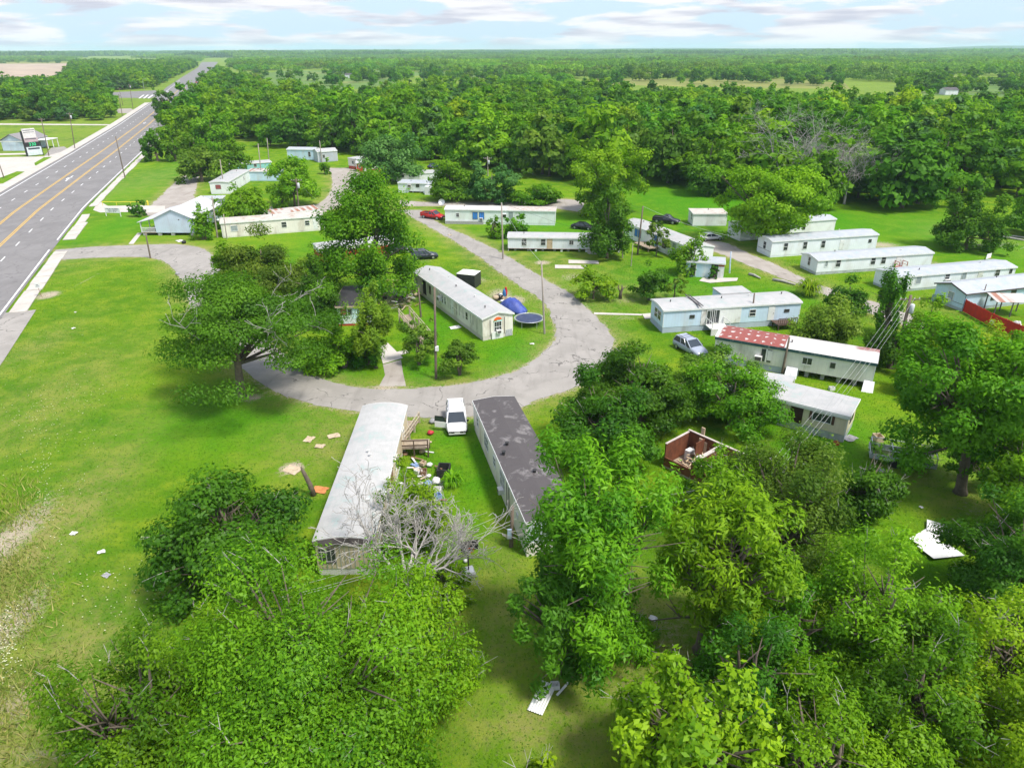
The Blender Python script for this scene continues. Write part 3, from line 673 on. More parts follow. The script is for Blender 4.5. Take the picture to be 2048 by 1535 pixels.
# --- left lawn and the island inside the loop
T('hackberry_tree', 'wide dark hackberry with bare grey limbs on the open lawn', 'tree', (484,797), 542, 372, 'dark', .30, 'broad', (.27,.14), 1.45, 62, 498, rad=.42, limbs=16, bare=6)
T('bush_mass', 'loose grey green bush mass in front of the long rusty roofed trailer', 'bush', (535,590), 452, 215, 'olive', .03, 'dome', (.36,.17), 2.0, 60, stems=3)
T('bush_mass', 'fresh green bush at the bend behind the wide hackberry', 'bush', (470,580), 478, 90, 'bright', .03, 'dome', None, 1.8, 30, stems=3)
T('cedar_tree', 'dark cedar behind the wide hackberry', 'tree', (635,645), 510, 105, 'dark', .04, 'cone', (.34,.12), 2.6, 60)
T('oak_tree', 'large glossy oak by the loop road, above the junk pile', 'tree', (742,604), 352, 226, 'mid', .1, 'broad', (.36,.22), 1.8, 72, rad=.4, limbs=14)
T('pine_tree', 'tall light green pine beside the concrete parking slab', 'tree', (752,735), 572, 84, 'pine', .22, 'column', (.40,.10), 2.6, 36, rad=.17)
T('wild_shrub', 'dark shrub at the foot of the pine', 'shrub', (735,728), 660, 70, 'dark', .04, 'dome', None, 2.0, 26, stems=3)
T('wild_shrub', 'leafy shrub between the dark roofed hut and the loop road', 'shrub', (690,735), 645, 105, 'mid', .04, 'dome', None, 2.0, 36, stems=3)
T('wild_shrub', 'low shrub under the edge of the wide hackberry by the road', 'shrub', (640,738), 668, 100, 'bright', .04, 'dome', None, 1.9, 30, stems=3)
T('crape_myrtle', 'dark crape myrtle with several stems near the gravel drive', 'tree', (838,729), 643, 78, 'olive', .28, 'round', (.25,.14), 1.9, 30, stems=4, rad=.1)
T('crape_myrtle', 'round crape myrtle right of the leaning pole', 'tree', (919,749), 676, 76, 'olive', .3, 'round', (.25,.14), 1.9, 30, stems=4, rad=.1)
# --- middle of the park
T('young_tree', 'bright low spreading tree on the lot between the lanes', 'tree', (1187,597), 534, 92, 'yellow', .14, 'round', None, 1.6, 30, stems=2, rad=.12)
T('young_tree', 'dark round crowned tree on the lot between the lanes', 'tree', (1297,600), 524, 76, 'dark', .18, 'round', None, 2.0, 34, rad=.14)
T('young_tree', 'thin half bare tree next to the dark round tree', 'tree', (1347,600), 548, 60, 'olive', .4, 'wispy', None, .8, 20, rad=.1)
T('wild_shrub', 'spiky green shrub in front of the ruined blue shed', 'shrub', (1373,545), 468, 75, 'mid', .03, 'dome', None, 1.9, 32, stems=4)
T('young_tree', 'slim tree before the white trailer with the blue door', 'tree', (1312,512), 447, 48, 'olive', .3, 'wispy', None, 1.2, 20, rad=.1)
T('elm_tree', 'dense dark elm between the two long white trailers', 'tree', (1214,516), 374, 112, 'dark', .1, 'dome', None, 2.3, 56, rad=.25)
T('oak_tree', 'fresh green broad oak behind the dense dark elm', 'tree', (1215,430), 296, 160, 'bright', .1, 'broad', None, 2.3, 60, rad=.35)
T('oak_tree', 'large bright oak standing in front of the row of white trailers', 'tree', (1524,487), 332, 210, 'bright', .19, 'broad', None, 2.3, 70, rad=.38)
T('elm_tree', 'dark elm standing alone on the green meadow', 'tree', (1930,498), 368, 138, 'dark', .06, 'wispy', None, 2.3, 60, rad=.3)
T('elm_tree', 'dark elm cut by the frame edge on the meadow', 'tree', (2065,470), 372, 110, 'mid', .1, 'round', None, 2.2, 44)
T('wild_shrub', 'spiky bush left of the pole before the long trailer', 'shrub', (989,476), 434, 34, 'mid', .03, 'dome', None, 1.9, 20, stems=3)
T('wild_shrub', 'bush right of the pole before the long trailer', 'shrub', (1032,474), 428, 50, 'mid', .03, 'dome', None, 1.9, 24, stems=3)
T('oak_tree', 'round light green tree at the end of the back lane trailers', 'tree', (905,400), 310, 92, 'mid', .1, 'round', None, 2.2, 46)
T('elm_tree', 'grey green tree behind the long trailer on the back lane', 'tree', (985,404), 322, 110, 'blue', .06, 'wispy', None, 2.1, 50)
T('elm_tree', 'dense low tree at the right of the grey green back lane tree', 'tree', (1068,406), 355, 112, 'mid', .04, 'round', None, 2.1, 44)
T('elm_tree', 'large blue green tree above the back lane trailers', 'tree', (788,362), 265, 136, 'blue', .06, 'round', None, 2.3, 60)
T('willow_tree', 'bright weeping tree beside the gable roofed house', 'tree', (490,450), 366, 104, 'bright', .04, 'droop', None, 2.3, 46)
T('oak_tree', 'flat topped bright tree in the middle of the upper loop', 'tree', (590,412), 312, 104, 'bright', .18, 'round', None, 2.3, 50, rad=.26)
T('wild_shrub', 'low bright bush under the flat topped tree', 'shrub', (565,415), 376, 40, 'bright', .03, 'dome', None, 2, 20, stems=3)
T('wild_shrub', 'small dark bush by the upper loop grass', 'shrub', (652,348), 316, 24, 'mid', .03, 'dome', None, 2, 16, stems=3)
T('elm_tree', 'olive tree beside the white trailer on the gravel track', 'tree', (404,363), 272, 92, 'olive', .04, 'round', None, 2.1, 46)
T('elm_tree', 'green tree right of the olive tree on the gravel track', 'tree', (470,352), 280, 64, 'mid', .04, 'round', None, 2.1, 34)
T('wild_shrub', 'green shrub against the gable house wall', 'shrub', (408,478), 408, 46, 'bright', .03, 'dome', None, 2.1, 26, stems=3)
T('wild_shrub', 'dark ragged shrub beside the yellow barrier', 'shrub', (277,432), 399, 32, 'dark', .06, 'dome', None, 1.7, 18, stems=2)
T('elm_tree', 'spiky dark tree at the end of the roadside grass', 'tree', (316,322), 258, 62, 'dark', .05, 'wispy', None, 2.1, 34)
T('elm_tree', 'dark tree next to the spiky tree on the roadside', 'tree', (352,322), 262, 52, 'mid', .05, 'round', None, 2.1, 34)
T('elm_tree', 'dark round tree standing against the highway', 'tree', (330,232), 178, 40, 'dark', .12, 'round', None, 2.2, 34)
T('elm_tree', 'yellow green tree along the highway beyond the roadside grass', 'tree', (360,292), 228, 90, 'yellow', .05, 'round', None, 2.1, 40)
T('elm_tree', 'tall green tree beyond the roadside grass, by the wood', 'tree', (430,300), 215, 90, 'bright', .05, 'round', None, 2.1, 44)
blade_shrub('pampas_grass', 'light tuft of reedy grass under the bare dead tree', (905,970), 1.1, 1.2, 160, 'bright')
for (u, v, w_, vt, m_, lb) in ((835,1080,150,930,'bright','tall weedy sprouts along the arched trailer wall'), (830,1215,120,1120,'bright','fresh green weedy thicket at the near end of the arched trailer'),
    (890,1190,120,1110,'bright','low green thicket under the bare dead tree'), (1240,1290,150,1210,'mid','low weeds at the foot of the tall pecan')):
    T('weedy_thicket', lb, 'bush', (u, v), vt, w_, m_, .02, 'wispy', (.22,.11), 1.5, 34, stems=4, rad=.05)
dead_tree('bare grey dead tree beside the white arched trailer', (812,1200), 5.6, 3.5, 5, .21, [2.6, 1.9, 1.0, .5, .15, 1.4])
dead_tree('bare pale dead tree in front of the dense wood', (1562,400), up(262, 1562, 400), 7, 9, .36)
dead_tree('smaller bare dead tree right of the pale dead tree', (1688,408), up(300, 1688, 408), 5, 12, .28)
dead_tree('tall forked dead trunk in the wood above the loop', (592,292), 9, 2.5, 15, .25, [.3, 2.8])
# --- the wood: about 280 nearest trees are objects of their own, the rest one mass
PROTO = []
spec = [('dark','round'),('mid','round'),('bright','round'),('mid','dome'),('dark','wispy'),('olive','round'),('yellow','round'),('blue','wispy'),('mid','wispy'),('bright','dome')]
WORD = {'dark':'dark green','mid':'mid green','bright':'fresh green','olive':'olive green','yellow':'yellow green','blue':'grey green'}
for i, (mt, stl) in enumerate(spec):
    me, cen, k = crown('wood_crown', 900+i, 5.0, 1.2, 10.0, LM[mt], (.85, .52), 2.3, stl, 40)
    tm = trunkmesh(900+i, cen, 2.5, 10, .22, BARK, 5)
    t_ = tm.build('trunk', BARK, None, True); C.objects.unlink(t_)
    PROTO.append((mt, stl, me, t_.data))
def region(front, back, zb=9.0): return np.array([G(u, v)[:2] for u, v in front]+[G(u, v, zb)[:2] for u, v in back])
ZB = 10.0
FR = region([(330,240),(372,300),(450,275),(540,294),(640,298),(700,308),(740,325),(860,322),(900,318),(960,335),(1060,352),(1130,362),(1290,368),(1380,384),(1500,408),(1620,418),(1720,420),(1850,417),(1900,400),(2060,392),(2500,410)],
            [(2700,200),(2048,196),(1750,196),(1600,186),(1480,178),(1300,176),(1150,172),(1000,160),(850,165),(700,178),(560,172),(470,150),(436,132),(372,184),(332,217)], ZB)
FL1 = region([(-160,246),(0,243),(120,244),(212,243),(226,228),(214,200),(188,192)], [(150,150),(100,160),(60,165),(-160,160)], 7)
FL2 = region([(128,196),(190,186),(300,177),(345,156),(398,131)], [(392,124),(300,109),(150,109),(128,150)], 9)
pts = []
for poly, sp in ((FR, 9.3), (FL1, 9.5), (FL2, 9.5)):
    lo, hi = poly.min(0), np.minimum(poly.max(0), 1900); a = np.arange(lo[0], hi[0], sp); b = np.arange(lo[1], hi[1], sp)
    q = np.stack(np.meshgrid(a, b), -1).reshape(-1, 2)+NR.uniform(-.42, .42, (len(a)*len(b), 2))*sp
    q = q[inside(q, poly)]; q = q[np.abs(q[:,0])/q[:,1] < .86]
    if len(q): pts.append(q)
pts = np.vstack(pts); pts = pts[off_roads(pts)]
for q_ in ((1562,400), (1688,408)): pts = pts[np.hypot(pts[:,0]-G(*q_).x, pts[:,1]-G(*q_).y) > 7.5]
d = np.hypot(pts[:,0], pts[:,1]); pts = pts[np.argsort(d)]
print('WOOD trees', len(pts), 'dist', d.min(), d.max())
NI = 285
for i in range(min(NI, len(pts))):
    x, y = pts[i]; j = R.choices(range(10), [5,6,3,5,5,1,1,4,6,3])[0]; mt, stl, me, tme = PROTO[j]
    left = x < -150 and y > 200 and x/y < -.42
    place = 'left of the highway' if left else 'in the wood behind the park'
    e = thing('broadleaf_tree', f"{WORD[mt]} {'loose' if stl=='wispy' else 'domed' if stl=='dome' else 'round'} broadleaf tree {place}", 'tree', (x, y, 0), R.uniform(0, 6.28), 'broadleaf trees '+place)
    s = R.uniform(.9, 1.75) if y < 330 else R.uniform(.8, 1.35); e.scale = (s*R.uniform(.9, 1.15), s*R.uniform(.9, 1.15), s*R.uniform(.85, 1.2))
    link('crown', me, e); link('trunk', tme, e)
WTS = np.array([5,6,3,5,5,1,1,4,6,3])/39.0
def scatter(name, label, P, scale, meshes, zs=(.8, 1.2)):
    """one mass: a point mesh whose points carry instanced crowns (geometry nodes)"""
    col = bpy.data.collections.new(name+'_kinds')
    for i, me in enumerate(meshes):
        o = bpy.data.objects.new('kind', me); col.objects.link(o)
    me = bpy.data.meshes.new(name); me.vertices.add(len(P)); me.vertices.foreach_set('co', np.ascontiguousarray(np.column_stack([P, np.zeros(len(P))]), dtype=np.float32).ravel())
    sc = np.column_stack([scale*NR.uniform(.9, 1.15, len(P)), scale*NR.uniform(.9, 1.15, len(P)), scale*NR.uniform(zs[0], zs[1], len(P))])
    a = me.attributes.new('sc', 'FLOAT_VECTOR', 'POINT'); a.data.foreach_set('vector', sc.astype(np.float32).ravel())
    a = me.attributes.new('rz', 'FLOAT', 'POINT'); a.data.foreach_set('value', (NR.random(len(P))*6.28).astype(np.float32))
    a = me.attributes.new('ki', 'INT', 'POINT'); a.data.foreach_set('value', NR.choice(len(meshes), len(P), p=WTS if len(meshes) == 10 else None).astype(np.int32))
    o = link(name, me); tag(o, label, 'woodland', None, 'stuff')
    ng = bpy.data.node_groups.new(name, 'GeometryNodeTree')
    ng.interface.new_socket('Geometry', in_out='INPUT', socket_type='NodeSocketGeometry'); ng.interface.new_socket('Geometry', in_out='OUTPUT', socket_type='NodeSocketGeometry')
    gi = ng.nodes.new('NodeGroupInput'); go = ng.nodes.new('NodeGroupOutput'); ip = ng.nodes.new('GeometryNodeInstanceOnPoints'); ci = ng.nodes.new('GeometryNodeCollectionInfo')
    ci.inputs[0].default_value = col; ci.inputs['Separate Children'].default_value = True; ci.inputs['Reset Children'].default_value = True
    def attr(n, t):
        a = ng.nodes.new('GeometryNodeInputNamedAttribute'); a.data_type = t; a.inputs[0].default_value = n; return [s for s in a.outputs if s.enabled][0]
    ip.inputs['Pick Instance'].default_value = True
    cx = ng.nodes.new('ShaderNodeCombineXYZ'); er = ng.nodes.new('FunctionNodeEulerToRotation')
    L = ng.links.new
    L(gi.outputs[0], ip.inputs['Points']); L(ci.outputs[0], ip.inputs['Instance']); L(attr('ki', 'INT'), ip.inputs['Instance Index'])
    L(attr('rz', 'FLOAT'), cx.inputs[2]); L(cx.outputs[0], er.inputs[0]); L(er.outputs[0], ip.inputs['Rotation']); L(attr('sc', 'FLOAT_VECTOR'), ip.inputs['Scale']); L(ip.outputs[0], go.inputs[0])
    md = o.modifiers.new('scatter', 'NODES'); md.node_group = ng
    return o
fx_ = np.vstack([np.array([G(R.uniform(u0, u1), R.uniform(v0, v1))[:2] for _ in range(n)]) for u0, u1, v0, v1, n in ((480,800,141,172,40),(700,1010,146,165,80),(1160,1700,155,160,60),(1160,1700,160,172,25),(1800,2200,158,190,90),(1230,1330,120,148,30),(0,130,124,128,20))])
pts = np.vstack([pts, fx_])
scatter('woodland', 'deeper part of the wood behind the park', pts[NI:], np.where(pts[NI:,1] < 330, NR.uniform(.9, 1.75, len(pts)-NI), NR.uniform(.8, 1.4, len(pts)-NI)), [p[2] for p in PROTO], (.85, 1.2))
# far country: patches of tree tops with gaps for the fields
def patch(seed, size, n, lf, mats):
    g = np.random.default_rng(seed); Vs = []; Ts = []
    for _ in range(n):
        c = np.append(g.uniform(-size/2, size/2, 2), 0); r = g.uniform(3.2, 6.2); hh = g.uniform(6, 11); m_ = int(70*(1.0 if lf < 3 else .5))
        d = unit(g.normal(size=(m_, 3))); d[:,2] = np.abs(d[:,2])*1.3-.35; d = unit(d)
        p = c+d*np.array([r, r, hh*.5])*g.uniform(.8, 1.05, (m_, 1))+np.array([0, 0, hh*.52]); nr = unit(d+g.normal(0, .35, (m_, 3))); t = unit(np.cross(nr, g.normal(size=(m_, 3)))); u = np.cross(nr, t)
        L = lf*g.uniform(.6, 1.2, (m_, 1))
        Vs.append(np.stack([p-t*L, p+u*L*.7, p+t*L, p-u*L*.7], 1).reshape(-1, 3)); Ts.append(np.clip(g.random()*.7+g.random(m_)*.3, 0, 1))
    V = np.vstack(Vs); return fastmesh('far_patch', V, np.arange(len(V)).reshape(-1, 4), mats, np.concatenate(Ts))
patches = [patch(50+i, 56, 34, 1.25, LM[m_]) for i, m_ in enumerate(('bright', 'mid', 'mid', 'olive'))]
fields = [region(f, [], 0) for f in ([(-600,175),(118,170),(130,143),(145,124),(-600,124)], [(450,204),(730,204),(790,182),(770,150),(640,140),(490,149)], [(700,190),(860,182),(1010,176),(1015,149),(860,145),(740,143)],
    [(1140,200),(1520,208),(1725,210),(1695,163),(1560,156),(1180,156)], [(1780,208),(2200,208),(2400,165),(2000,157),(1840,161)], [(1225,125),(1290,125),(1290,119),(1230,118)], [(1265,149),(1325,149),(1320,138),(1268,137)], [(1880,164),(1950,165),(1945,154),(1890,152)])]
def farpts(y0, y1, sp, fieldshare):
    a = np.arange(-y1*.85, y1*.85, sp); b = np.arange(y0, y1, sp); q = np.stack(np.meshgrid(a, b), -1).reshape(-1, 2)+NR.uniform(-.3, .3, (len(a)*len(b), 2))*sp
    q = q[np.abs(q[:,0])/q[:,1] < .82]
    k = off_roads(q)
    for f in [FR, FL1, FL2]: k &= ~inside(q, f)
    for f in fields:
        for ox, oy in ((0, 0), (26, 0), (-26, 0), (0, 30), (0, -30)): k &= ~inside(q+np.array([ox, oy]), f)
    n = np.sin(q[:,0]/310+1.3*np.sin(q[:,1]/420))+np.sin(q[:,1]/260+1.1*np.sin(q[:,0]/530+2))+NR.normal(0, .25, len(q))
    return q[k & (n > fieldshare)]
hwd = lambda q: np.abs((q[:,0]-HA.x)*hn.x+(q[:,1]-HA.y)*hn.y+24) > 62
fp = farpts(520, 3600, 58, -.9); fp = fp[hwd(fp)]
scatter('distant_woodland', 'distant woodland with fields reaching to the horizon', fp, NR.uniform(.8, 1.25, len(fp)), patches, (.7, 1.3))
bigp = [patch(70+i, 200, 150, 4.2, LM[m_]) for i, m_ in enumerate(('mid', 'bright', 'blue'))]
fp = farpts(3600, 14500, 215, -1.1)
scatter('horizon_woodland', 'farthest woodland fading into haze under the horizon', fp, NR.uniform(.9, 1.2, len(fp)), bigp, (.8, 2.2))
hb = MB()
for x0, y0, rx, ry, hh in ((6200,9500,2600,1200,52),(-2500,12500,4000,1200,36),(2500,13000,3500,1200,40),(8200,7600,1500,900,42)):
    n = 28; vs = [(x0, y0, hh)]; 
    rings = 6
    for i in range(1, rings+1):
        for j in range(n):
            a = 2*math.pi*j/n; q = i/rings; vs.append((x0+rx*q*math.cos(a), y0+ry*q*math.sin(a), hh*(.5+.5*math.cos(math.pi*q))*(1+.12*math.sin(5*a+i))-1.5))
    fs = [(0, 1+j, 1+(j+1)%n) for j in range(n)]+[(1+(i-1)*n+j, 1+i*n+j, 1+i*n+(j+1)%n, 1+(i-1)*n+(j+1)%n) for i in range(1, rings) for j in range(n)]
    hb.add(vs, fs)
struct(hb.build('hills', M('wooded_hill', (.05, .11, .03), .95, .3, .01, (.03, .07, .02), .8), smooth=True))
# ------------------------------------------------------------------ mobile homes
GLASS = M('dark_window_glass', (.045, .05, .055), .12, .2, 2, spec=.6)
GLASSL = M('pale_window_glass', (.30, .34, .36), .2, .2, 2, spec=.6)
TRIM = M('white_trim', (.72, .73, .72), .6, .08, 2, (.4, .38, .34), .4)
DTRIM = M('dark_trim', (.10, .09, .09), .6, .15, 2)
BLUET = M('blue_board', (.05, .22, .62), .6, .15, 2)
DARK = M('dark_void', (.03, .027, .025), .95, .2, 2)
BLOCK = M('grey_block', (.36, .36, .35), .9, .15, 3, (.2, .2, .19), .5, bmp=.4, sidz=1, period=.2)
WOOD = M('weathered_wood', (.33, .27, .20), .9, .22, 3, (.18, .14, .10), .5, bmp=.3)
PALEW = M('pale_wood', (.50, .43, .33), .9, .2, 3, (.3, .25, .2), .5)
ACM = M('ac_metal', (.70, .70, .68), .5, .1, 4, (.3, .25, .2), .4)
def siding(name, col, dirt=(.46, .42, .36), amt=.38, horiz=False, period=.4): return M(name, col, .6, .07, .7, dirt, amt, 0, .06, .3, 0 if horiz else 1, 1 if horiz else 0, period)
W_WHITE = siding('white_siding', (.76, .78, .78)); W_COOL = siding('cool_white_siding', (.74, .78, .82)); W_BLUE = siding('pale_blue_siding', (.54, .68, .82))
W_BLUEH = siding('house_blue_siding', (.55, .64, .76), (.42, .42, .48), .4); W_CREAM = siding('cream_siding', (.70, .61, .45)); W_TAN = siding('tan_siding', (.62, .52, .36), (.35, .26, .16), .7)
W_GREY = siding('stained_grey_siding', (.72, .71, .66), (.40, .37, .31), .8); W_MINT = siding('mint_white_siding', (.73, .79, .77)); W_OFF = siding('off_white_siding', (.74, .71, .64), (.4, .34, .26), .7)
W_RED = siding('red_siding', (.42, .05, .035), (.2, .04, .03), .5, True, .2); W_TEAL = siding('teal_siding', (.25, .55, .55)); W_LB = siding('light_blue_siding', (.50, .66, .78)); W_GRY2 = siding('grey_blue_siding', (.42, .45, .52))
W_HZ = siding('white_horizontal_siding', (.72, .74, .76), (.4, .38, .34), .5, True, .2)
S_BLUE = siding('blue_grey_skirt', (.40, .47, .55), (.25, .25, .25), .6, True, .22); S_GREEN = siding('grey_green_skirt', (.38, .45, .45), (.25, .25, .22), .6); S_GALV = M('galvanised_skirt', (.52, .55, .58), .45, .15, 2, (.3, .3, .3), .6, .3, sidx=1, period=.3)
R_WHITE = roofmat('white_metal_roof', (.42, .42, .415), (.29, .44, .41), .45); R_COOL = roofmat('cool_metal_roof', (.40, .425, .455), (.29, .46, .48), .4)
R_RUSTY = roofmat('rusting_roof', (.52, .48, .43), (.33, .22, .14), .65); R_STRIPE = roofmat('rust_striped_roof', (.50, .47, .44), (.30, .12, .07), .9, 'stripe')
R_END = roofmat('end_rusted_roof', (.52, .51, .49), (.36, .24, .17), .75, 'endrust', 20.8); R_DARK = roofmat('dark_felt_roof', (.085, .076, .076), (.25, .235, .23), .7)
R_BLACK = roofmat('black_shingle_roof', (.045, .043, .048), (.09, .09, .09), .5)
def window(par, x, z, w, h, side, style='sash', y=0.0, boards=None):
    """a window part on a wall; side 'f' front (y=0), 'a' left end (x=0), 'b' right end"""
    def place(mb, u0, u1, z0, z1, d0, d1):
        if side == 'f': mb.box(u0, u1, y-d1, y-d0, z0, z1)
        elif side == 'a': mb.box(y-d1, y-d0, u0, u1, z0, z1)
        else: mb.box(y+d0, y+d1, u0, u1, z0, z1)
    fr = MB(); t = .06
    x0, x1, z0, z1 = x-w/2, x+w/2, z-h/2, z+h/2
    place(fr, x0-t, x0, z0-t, z1+t, .003, .06); place(fr, x1, x1+t, z0-t, z1+t, .003, .06); place(fr, x0, x1, z0-t, z0, .003, .06); place(fr, x0, x1, z1, z1+t, .003, .06)
    if style in ('sash', 'slider', 'grid'): place(fr, x0, x1, z-.02, z+.02, .003, .05) if style != 'slider' else place(fr, x-.02, x+.02, z0, z1, .003, .05)
    if style == 'grid':
        for q in (.33, .67): place(fr, x0+w*q-.015, x0+w*q+.015, z0, z1, .024, .05)
    f = fr.build('window', DTRIM if boards is not None or style == 'dark' else TRIM, par)
    p = MB(); place(p, x0, x1, z0, z1, .006, .02)
    p.build('pane', boards if boards is not None else (GLASSL if style == 'pale' else GLASS), f)
    if style == 'awning':
        a = MB(); place(a, x0-.1, x1+.1, z1+t+.003, z1+t+.05, .003, .35); a.build('awning', TRIM, f)
    return f
def door(par, x, w, z0, z1, mat, side='f', y=0.0, handle=True):
    d = MB()
    def bx(mb, u0, u1, a, b, d0, d1):
        if side == 'f': mb.box(u0, u1, y-d1, y-d0, a, b)
        elif side == 'a': mb.box(y-d1, y-d0, u0, u1, a, b)
        else: mb.box(y+d0, y+d1, u0, u1, a, b)
    bx(d, x-w/2, x+w/2, z0, z1, .004, .04); bx(d, x-w/2+.12, x+w/2-.12, z0+1.1, z1-.2, .041, .05)
    o = d.build('door', mat, par)
    if handle:
        h = MB(); bx(h, x+w/2-.16, x+w/2-.08, z0+.9, z0+.98, .041, .10); h.build('handle', DTRIM, o)
    return o
def acunit(par, x, z, side='f', y=0.0, s=.6):
    a = MB()
    if side == 'f': a.box(x-s/2, x+s/2, y-.45, y-.004, z, z+s*.7); g = (x-s/2+.06, x+s/2-.06, y-.46, y-.451, z+.06, z+s*.7-.06)
    elif side == 'a': a.box(y-.45, y-.004, x-s/2, x+s/2, z, z+s*.7); g = (y-.46, y-.451, x-s/2+.06, x+s/2-.06, z+.06, z+s*.7-.06)
    else: a.box(y+.004, y+.45, x-s/2, x+s/2, z, z+s*.7); g = (y+.451, y+.46, x-s/2+.06, x+s/2-.06, z+.06, z+s*.7-.06)
    o = a.build('air_conditioner', ACM, par); MB().box(*g).build('grille', DTRIM, o)
def section(W, h, kind, rise, ov=0.0):
    if kind == 'gable': return [(-ov, h-rise*ov*2/W), (W/2, h+rise), (W+ov, h-rise*ov*2/W)]
    if kind == 'flat': return [(-ov, h), (W+ov, h+rise)]
    n = 10; return [(-ov+(W+2*ov)*i/n, h+rise*(1-(2*i/n-1)**2)) for i in range(n+1)]
def home(name, label, cat, O, ang, L, W, h, wall, roof, kind='gable', rise=.5, skirt=.5, skmat=None, ov=.12, vents=3, trim=None, seed=0, gaps=None, corner=True, fascia=TRIM, wallmats=None):
    e = thing(name, label, cat, O, ang); r = random.Random(seed+int(L*10))
    pr = section(W, h, kind, rise)
    MB().prism([(0, skirt), (W, skirt)]+pr[::-1], 0, L, 0, max(1, int(L/2))).build('wall', wall, e)
    ro = section(W, h, kind, rise, ov); th = .10
    o = MB().prism([(y, z+.004) for y, z in ro]+[(y, z+th) for y, z in ro[::-1]], -ov, L+ov, 0, max(1, int(L/1.2)))
    rf = o.build('roof', roof, e, False)
    z0 = h-rise*ov*2/W if kind == 'gable' else h
    if fascia is not None:
        fa = MB(); fa.box(-ov, L+ov, -ov-.035, -ov-.003, z0-.10, z0+th+.004)
        for xx in ((-ov-.035, -ov-.003), (L+ov+.003, L+ov+.035)):
            q = [(y, z-.10) for y, z in ro]+[(y, z+th+.004) for y, z in ro[::-1]]; fa.prism(q, xx[0], xx[1])
        fa.build('fascia', fascia, e)
    if skirt > .06:
        sk = MB(); gaps = gaps or []
        xs_ = [0.0]
        for a, b in gaps: xs_ += [a*L, b*L]
        xs_ += [L]
        for i in range(0, len(xs_), 2): sk.box(xs_[i]+.03, xs_[i+1]-.01, .03, .10, 0, skirt-.004)
        sk.box(.03, .10, .101, W-.101, 0, skirt-.004); sk.box(L-.10, L-.03, .101, W-.101, 0, skirt-.004); sk.box(.03, L-.03, W-.10, W-.03, 0, skirt-.004)
        sk.build('skirt', skmat or wall, e)
        if gaps:
            pb = MB()
            for a, b in gaps:
                n = max(2, int((b-a)*L/1.6))
                for i in range(n): x = (a+(b-a)*(i+.5)/n)*L; pb.box(x-.2, x+.2, .35, .75, 0, skirt-.01)
            pb.build('block_piers', BLOCK, e); 
    if vents:
        for i in range(vents):
            x = L*(i+.5)/vents+r.uniform(-.6, .6); y = W*r.uniform(.3, .75); zz = np.interp(y, [p[0] for p in ro], [p[1] for p in ro])+th
            MB().tube([(x, y, zz-.05), (x, y, zz+.22), (x, y, zz+.27)], [.07, .07, .11], 8).build('roof_vent', ACM if i % 2 else DTRIM, rf)
    if corner:
        c = MB(); c.box(-.02, .06, -.02, -.002, skirt, h-.02); c.build('corner_trim', trim or TRIM, e); MB().box(L-.06, L+.02, -.02, -.002, skirt, h-.02).build('corner_trim', trim or TRIM, e)
    return e
def homepx(name, label, cat, A, B, eave, W, wall, roof, h=None, **k):
    a, b = G(*A), G(*B); d = b-a; h = h or up(eave[1], *A)
    h = max(2.3, min(3.4, h)); print('HOME', label[:40], 'L=%.1f h=%.2f' % (d.length, h))
    return home(name, label, cat, a, math.atan2(d.y, d.x), d.length, W, h, wall, roof, **k), d.length, h
def wins(e, L, z, lst, skirt=.5):
    for f, w, h, st in lst: window(e, f*L, z, w, h, 'f', st)
# H1 arched white trailer and H2 dark roofed trailer in the foreground
a, b = G(745, 1078, 3.0), G(812, 812, 3.0); a.z = b.z = 0; d = b-a
H1 = home('mobile_home', 'tan walled mobile home with a long white arched roof, near bottom', 'mobile home', a, math.atan2(d.y, d.x), d.length, 3.95, 2.95, W_TAN, roofmat('arched_white_roof', (.43, .43, .42), (.30, .44, .41), .5), 'arch', .32, .55, W_GREY, .10, 0, fascia=TRIM)
L1 = d.length
for f, w_ in ((.12, 1.2), (.33, 1.0), (.60, 1.2), (.85, .9)): window(H1, f*L1, 1.75, w_, .9, 'f')
door(H1, .47*L1, .85, .75, 2.65, M('brown_door', (.22, .12, .07), .6)); acunit(H1, .38*L1, 1.5)
pb = MB(); [pb.box(-.034, -.004, .03+i*.32, .03+i*.32+.06, .6, 2.9) for i in range(12)]; pb.build('end_panel', M('grey_ribbed_panel', (.45, .45, .41), .6, .1, 2, sidx=1, period=.15), H1)
window(H1, 3.2, 1.7, 1.0, 1.1, 'a', 'dark')
MB().prism([(-.1, 2.72), (4.05, 2.72)]+[(y, z+.02) for y, z in section(3.95, 2.95, 'arch', .32, .1)[::-1]], -.16, -.136).build('end_fascia', M('dark_end_fascia', (.16, .13, .14), .7), H1)
for (x, y) in ((L1*.55, 2.0), (L1*.52, 1.75), (L1*.2, .9)): MB().tube([(x, y, 3.2), (x, y, 3.55), (x, y, 3.6)], [.09, .09, .14], 8).build('roof_vent', ACM, H1)
a, b = G(947, 803, 3.0), G(1053, 1045, 3.0); a.z = b.z = 0; d = b-a; L2 = d.length
H2 = home('mobile_home', 'off-white mobile home with a flat dark felt roof beside the white van', 'mobile home', a, math.atan2(d.y, d.x), L2, 3.9, 3.0, W_OFF, R_DARK, 'gable', .18, .5, W_OFF, .08, 0, fascia=TRIM)
for f, w_, h_, st in ((.30, 1.5, 1.2, 'grid'), (.47, .8, .8, 'sash'), (.60, .7, 1.4, 'grid'), (.645, .7, 1.4, 'grid'), (.10, .7, .9, 'sash'), (.87, .3, .3, 'sash')): window(H2, f*L2, 1.85, w_, h_, 'f', st)
acunit(H2, .63*L2, .85); MB().box(.695*L2, .70*L2+.03, -.05, -.004, .5, 2.9).box(.73*L2, .735*L2+.03, -.05, -.004, .5, 2.9).build('dark_batten', DTRIM, H2)
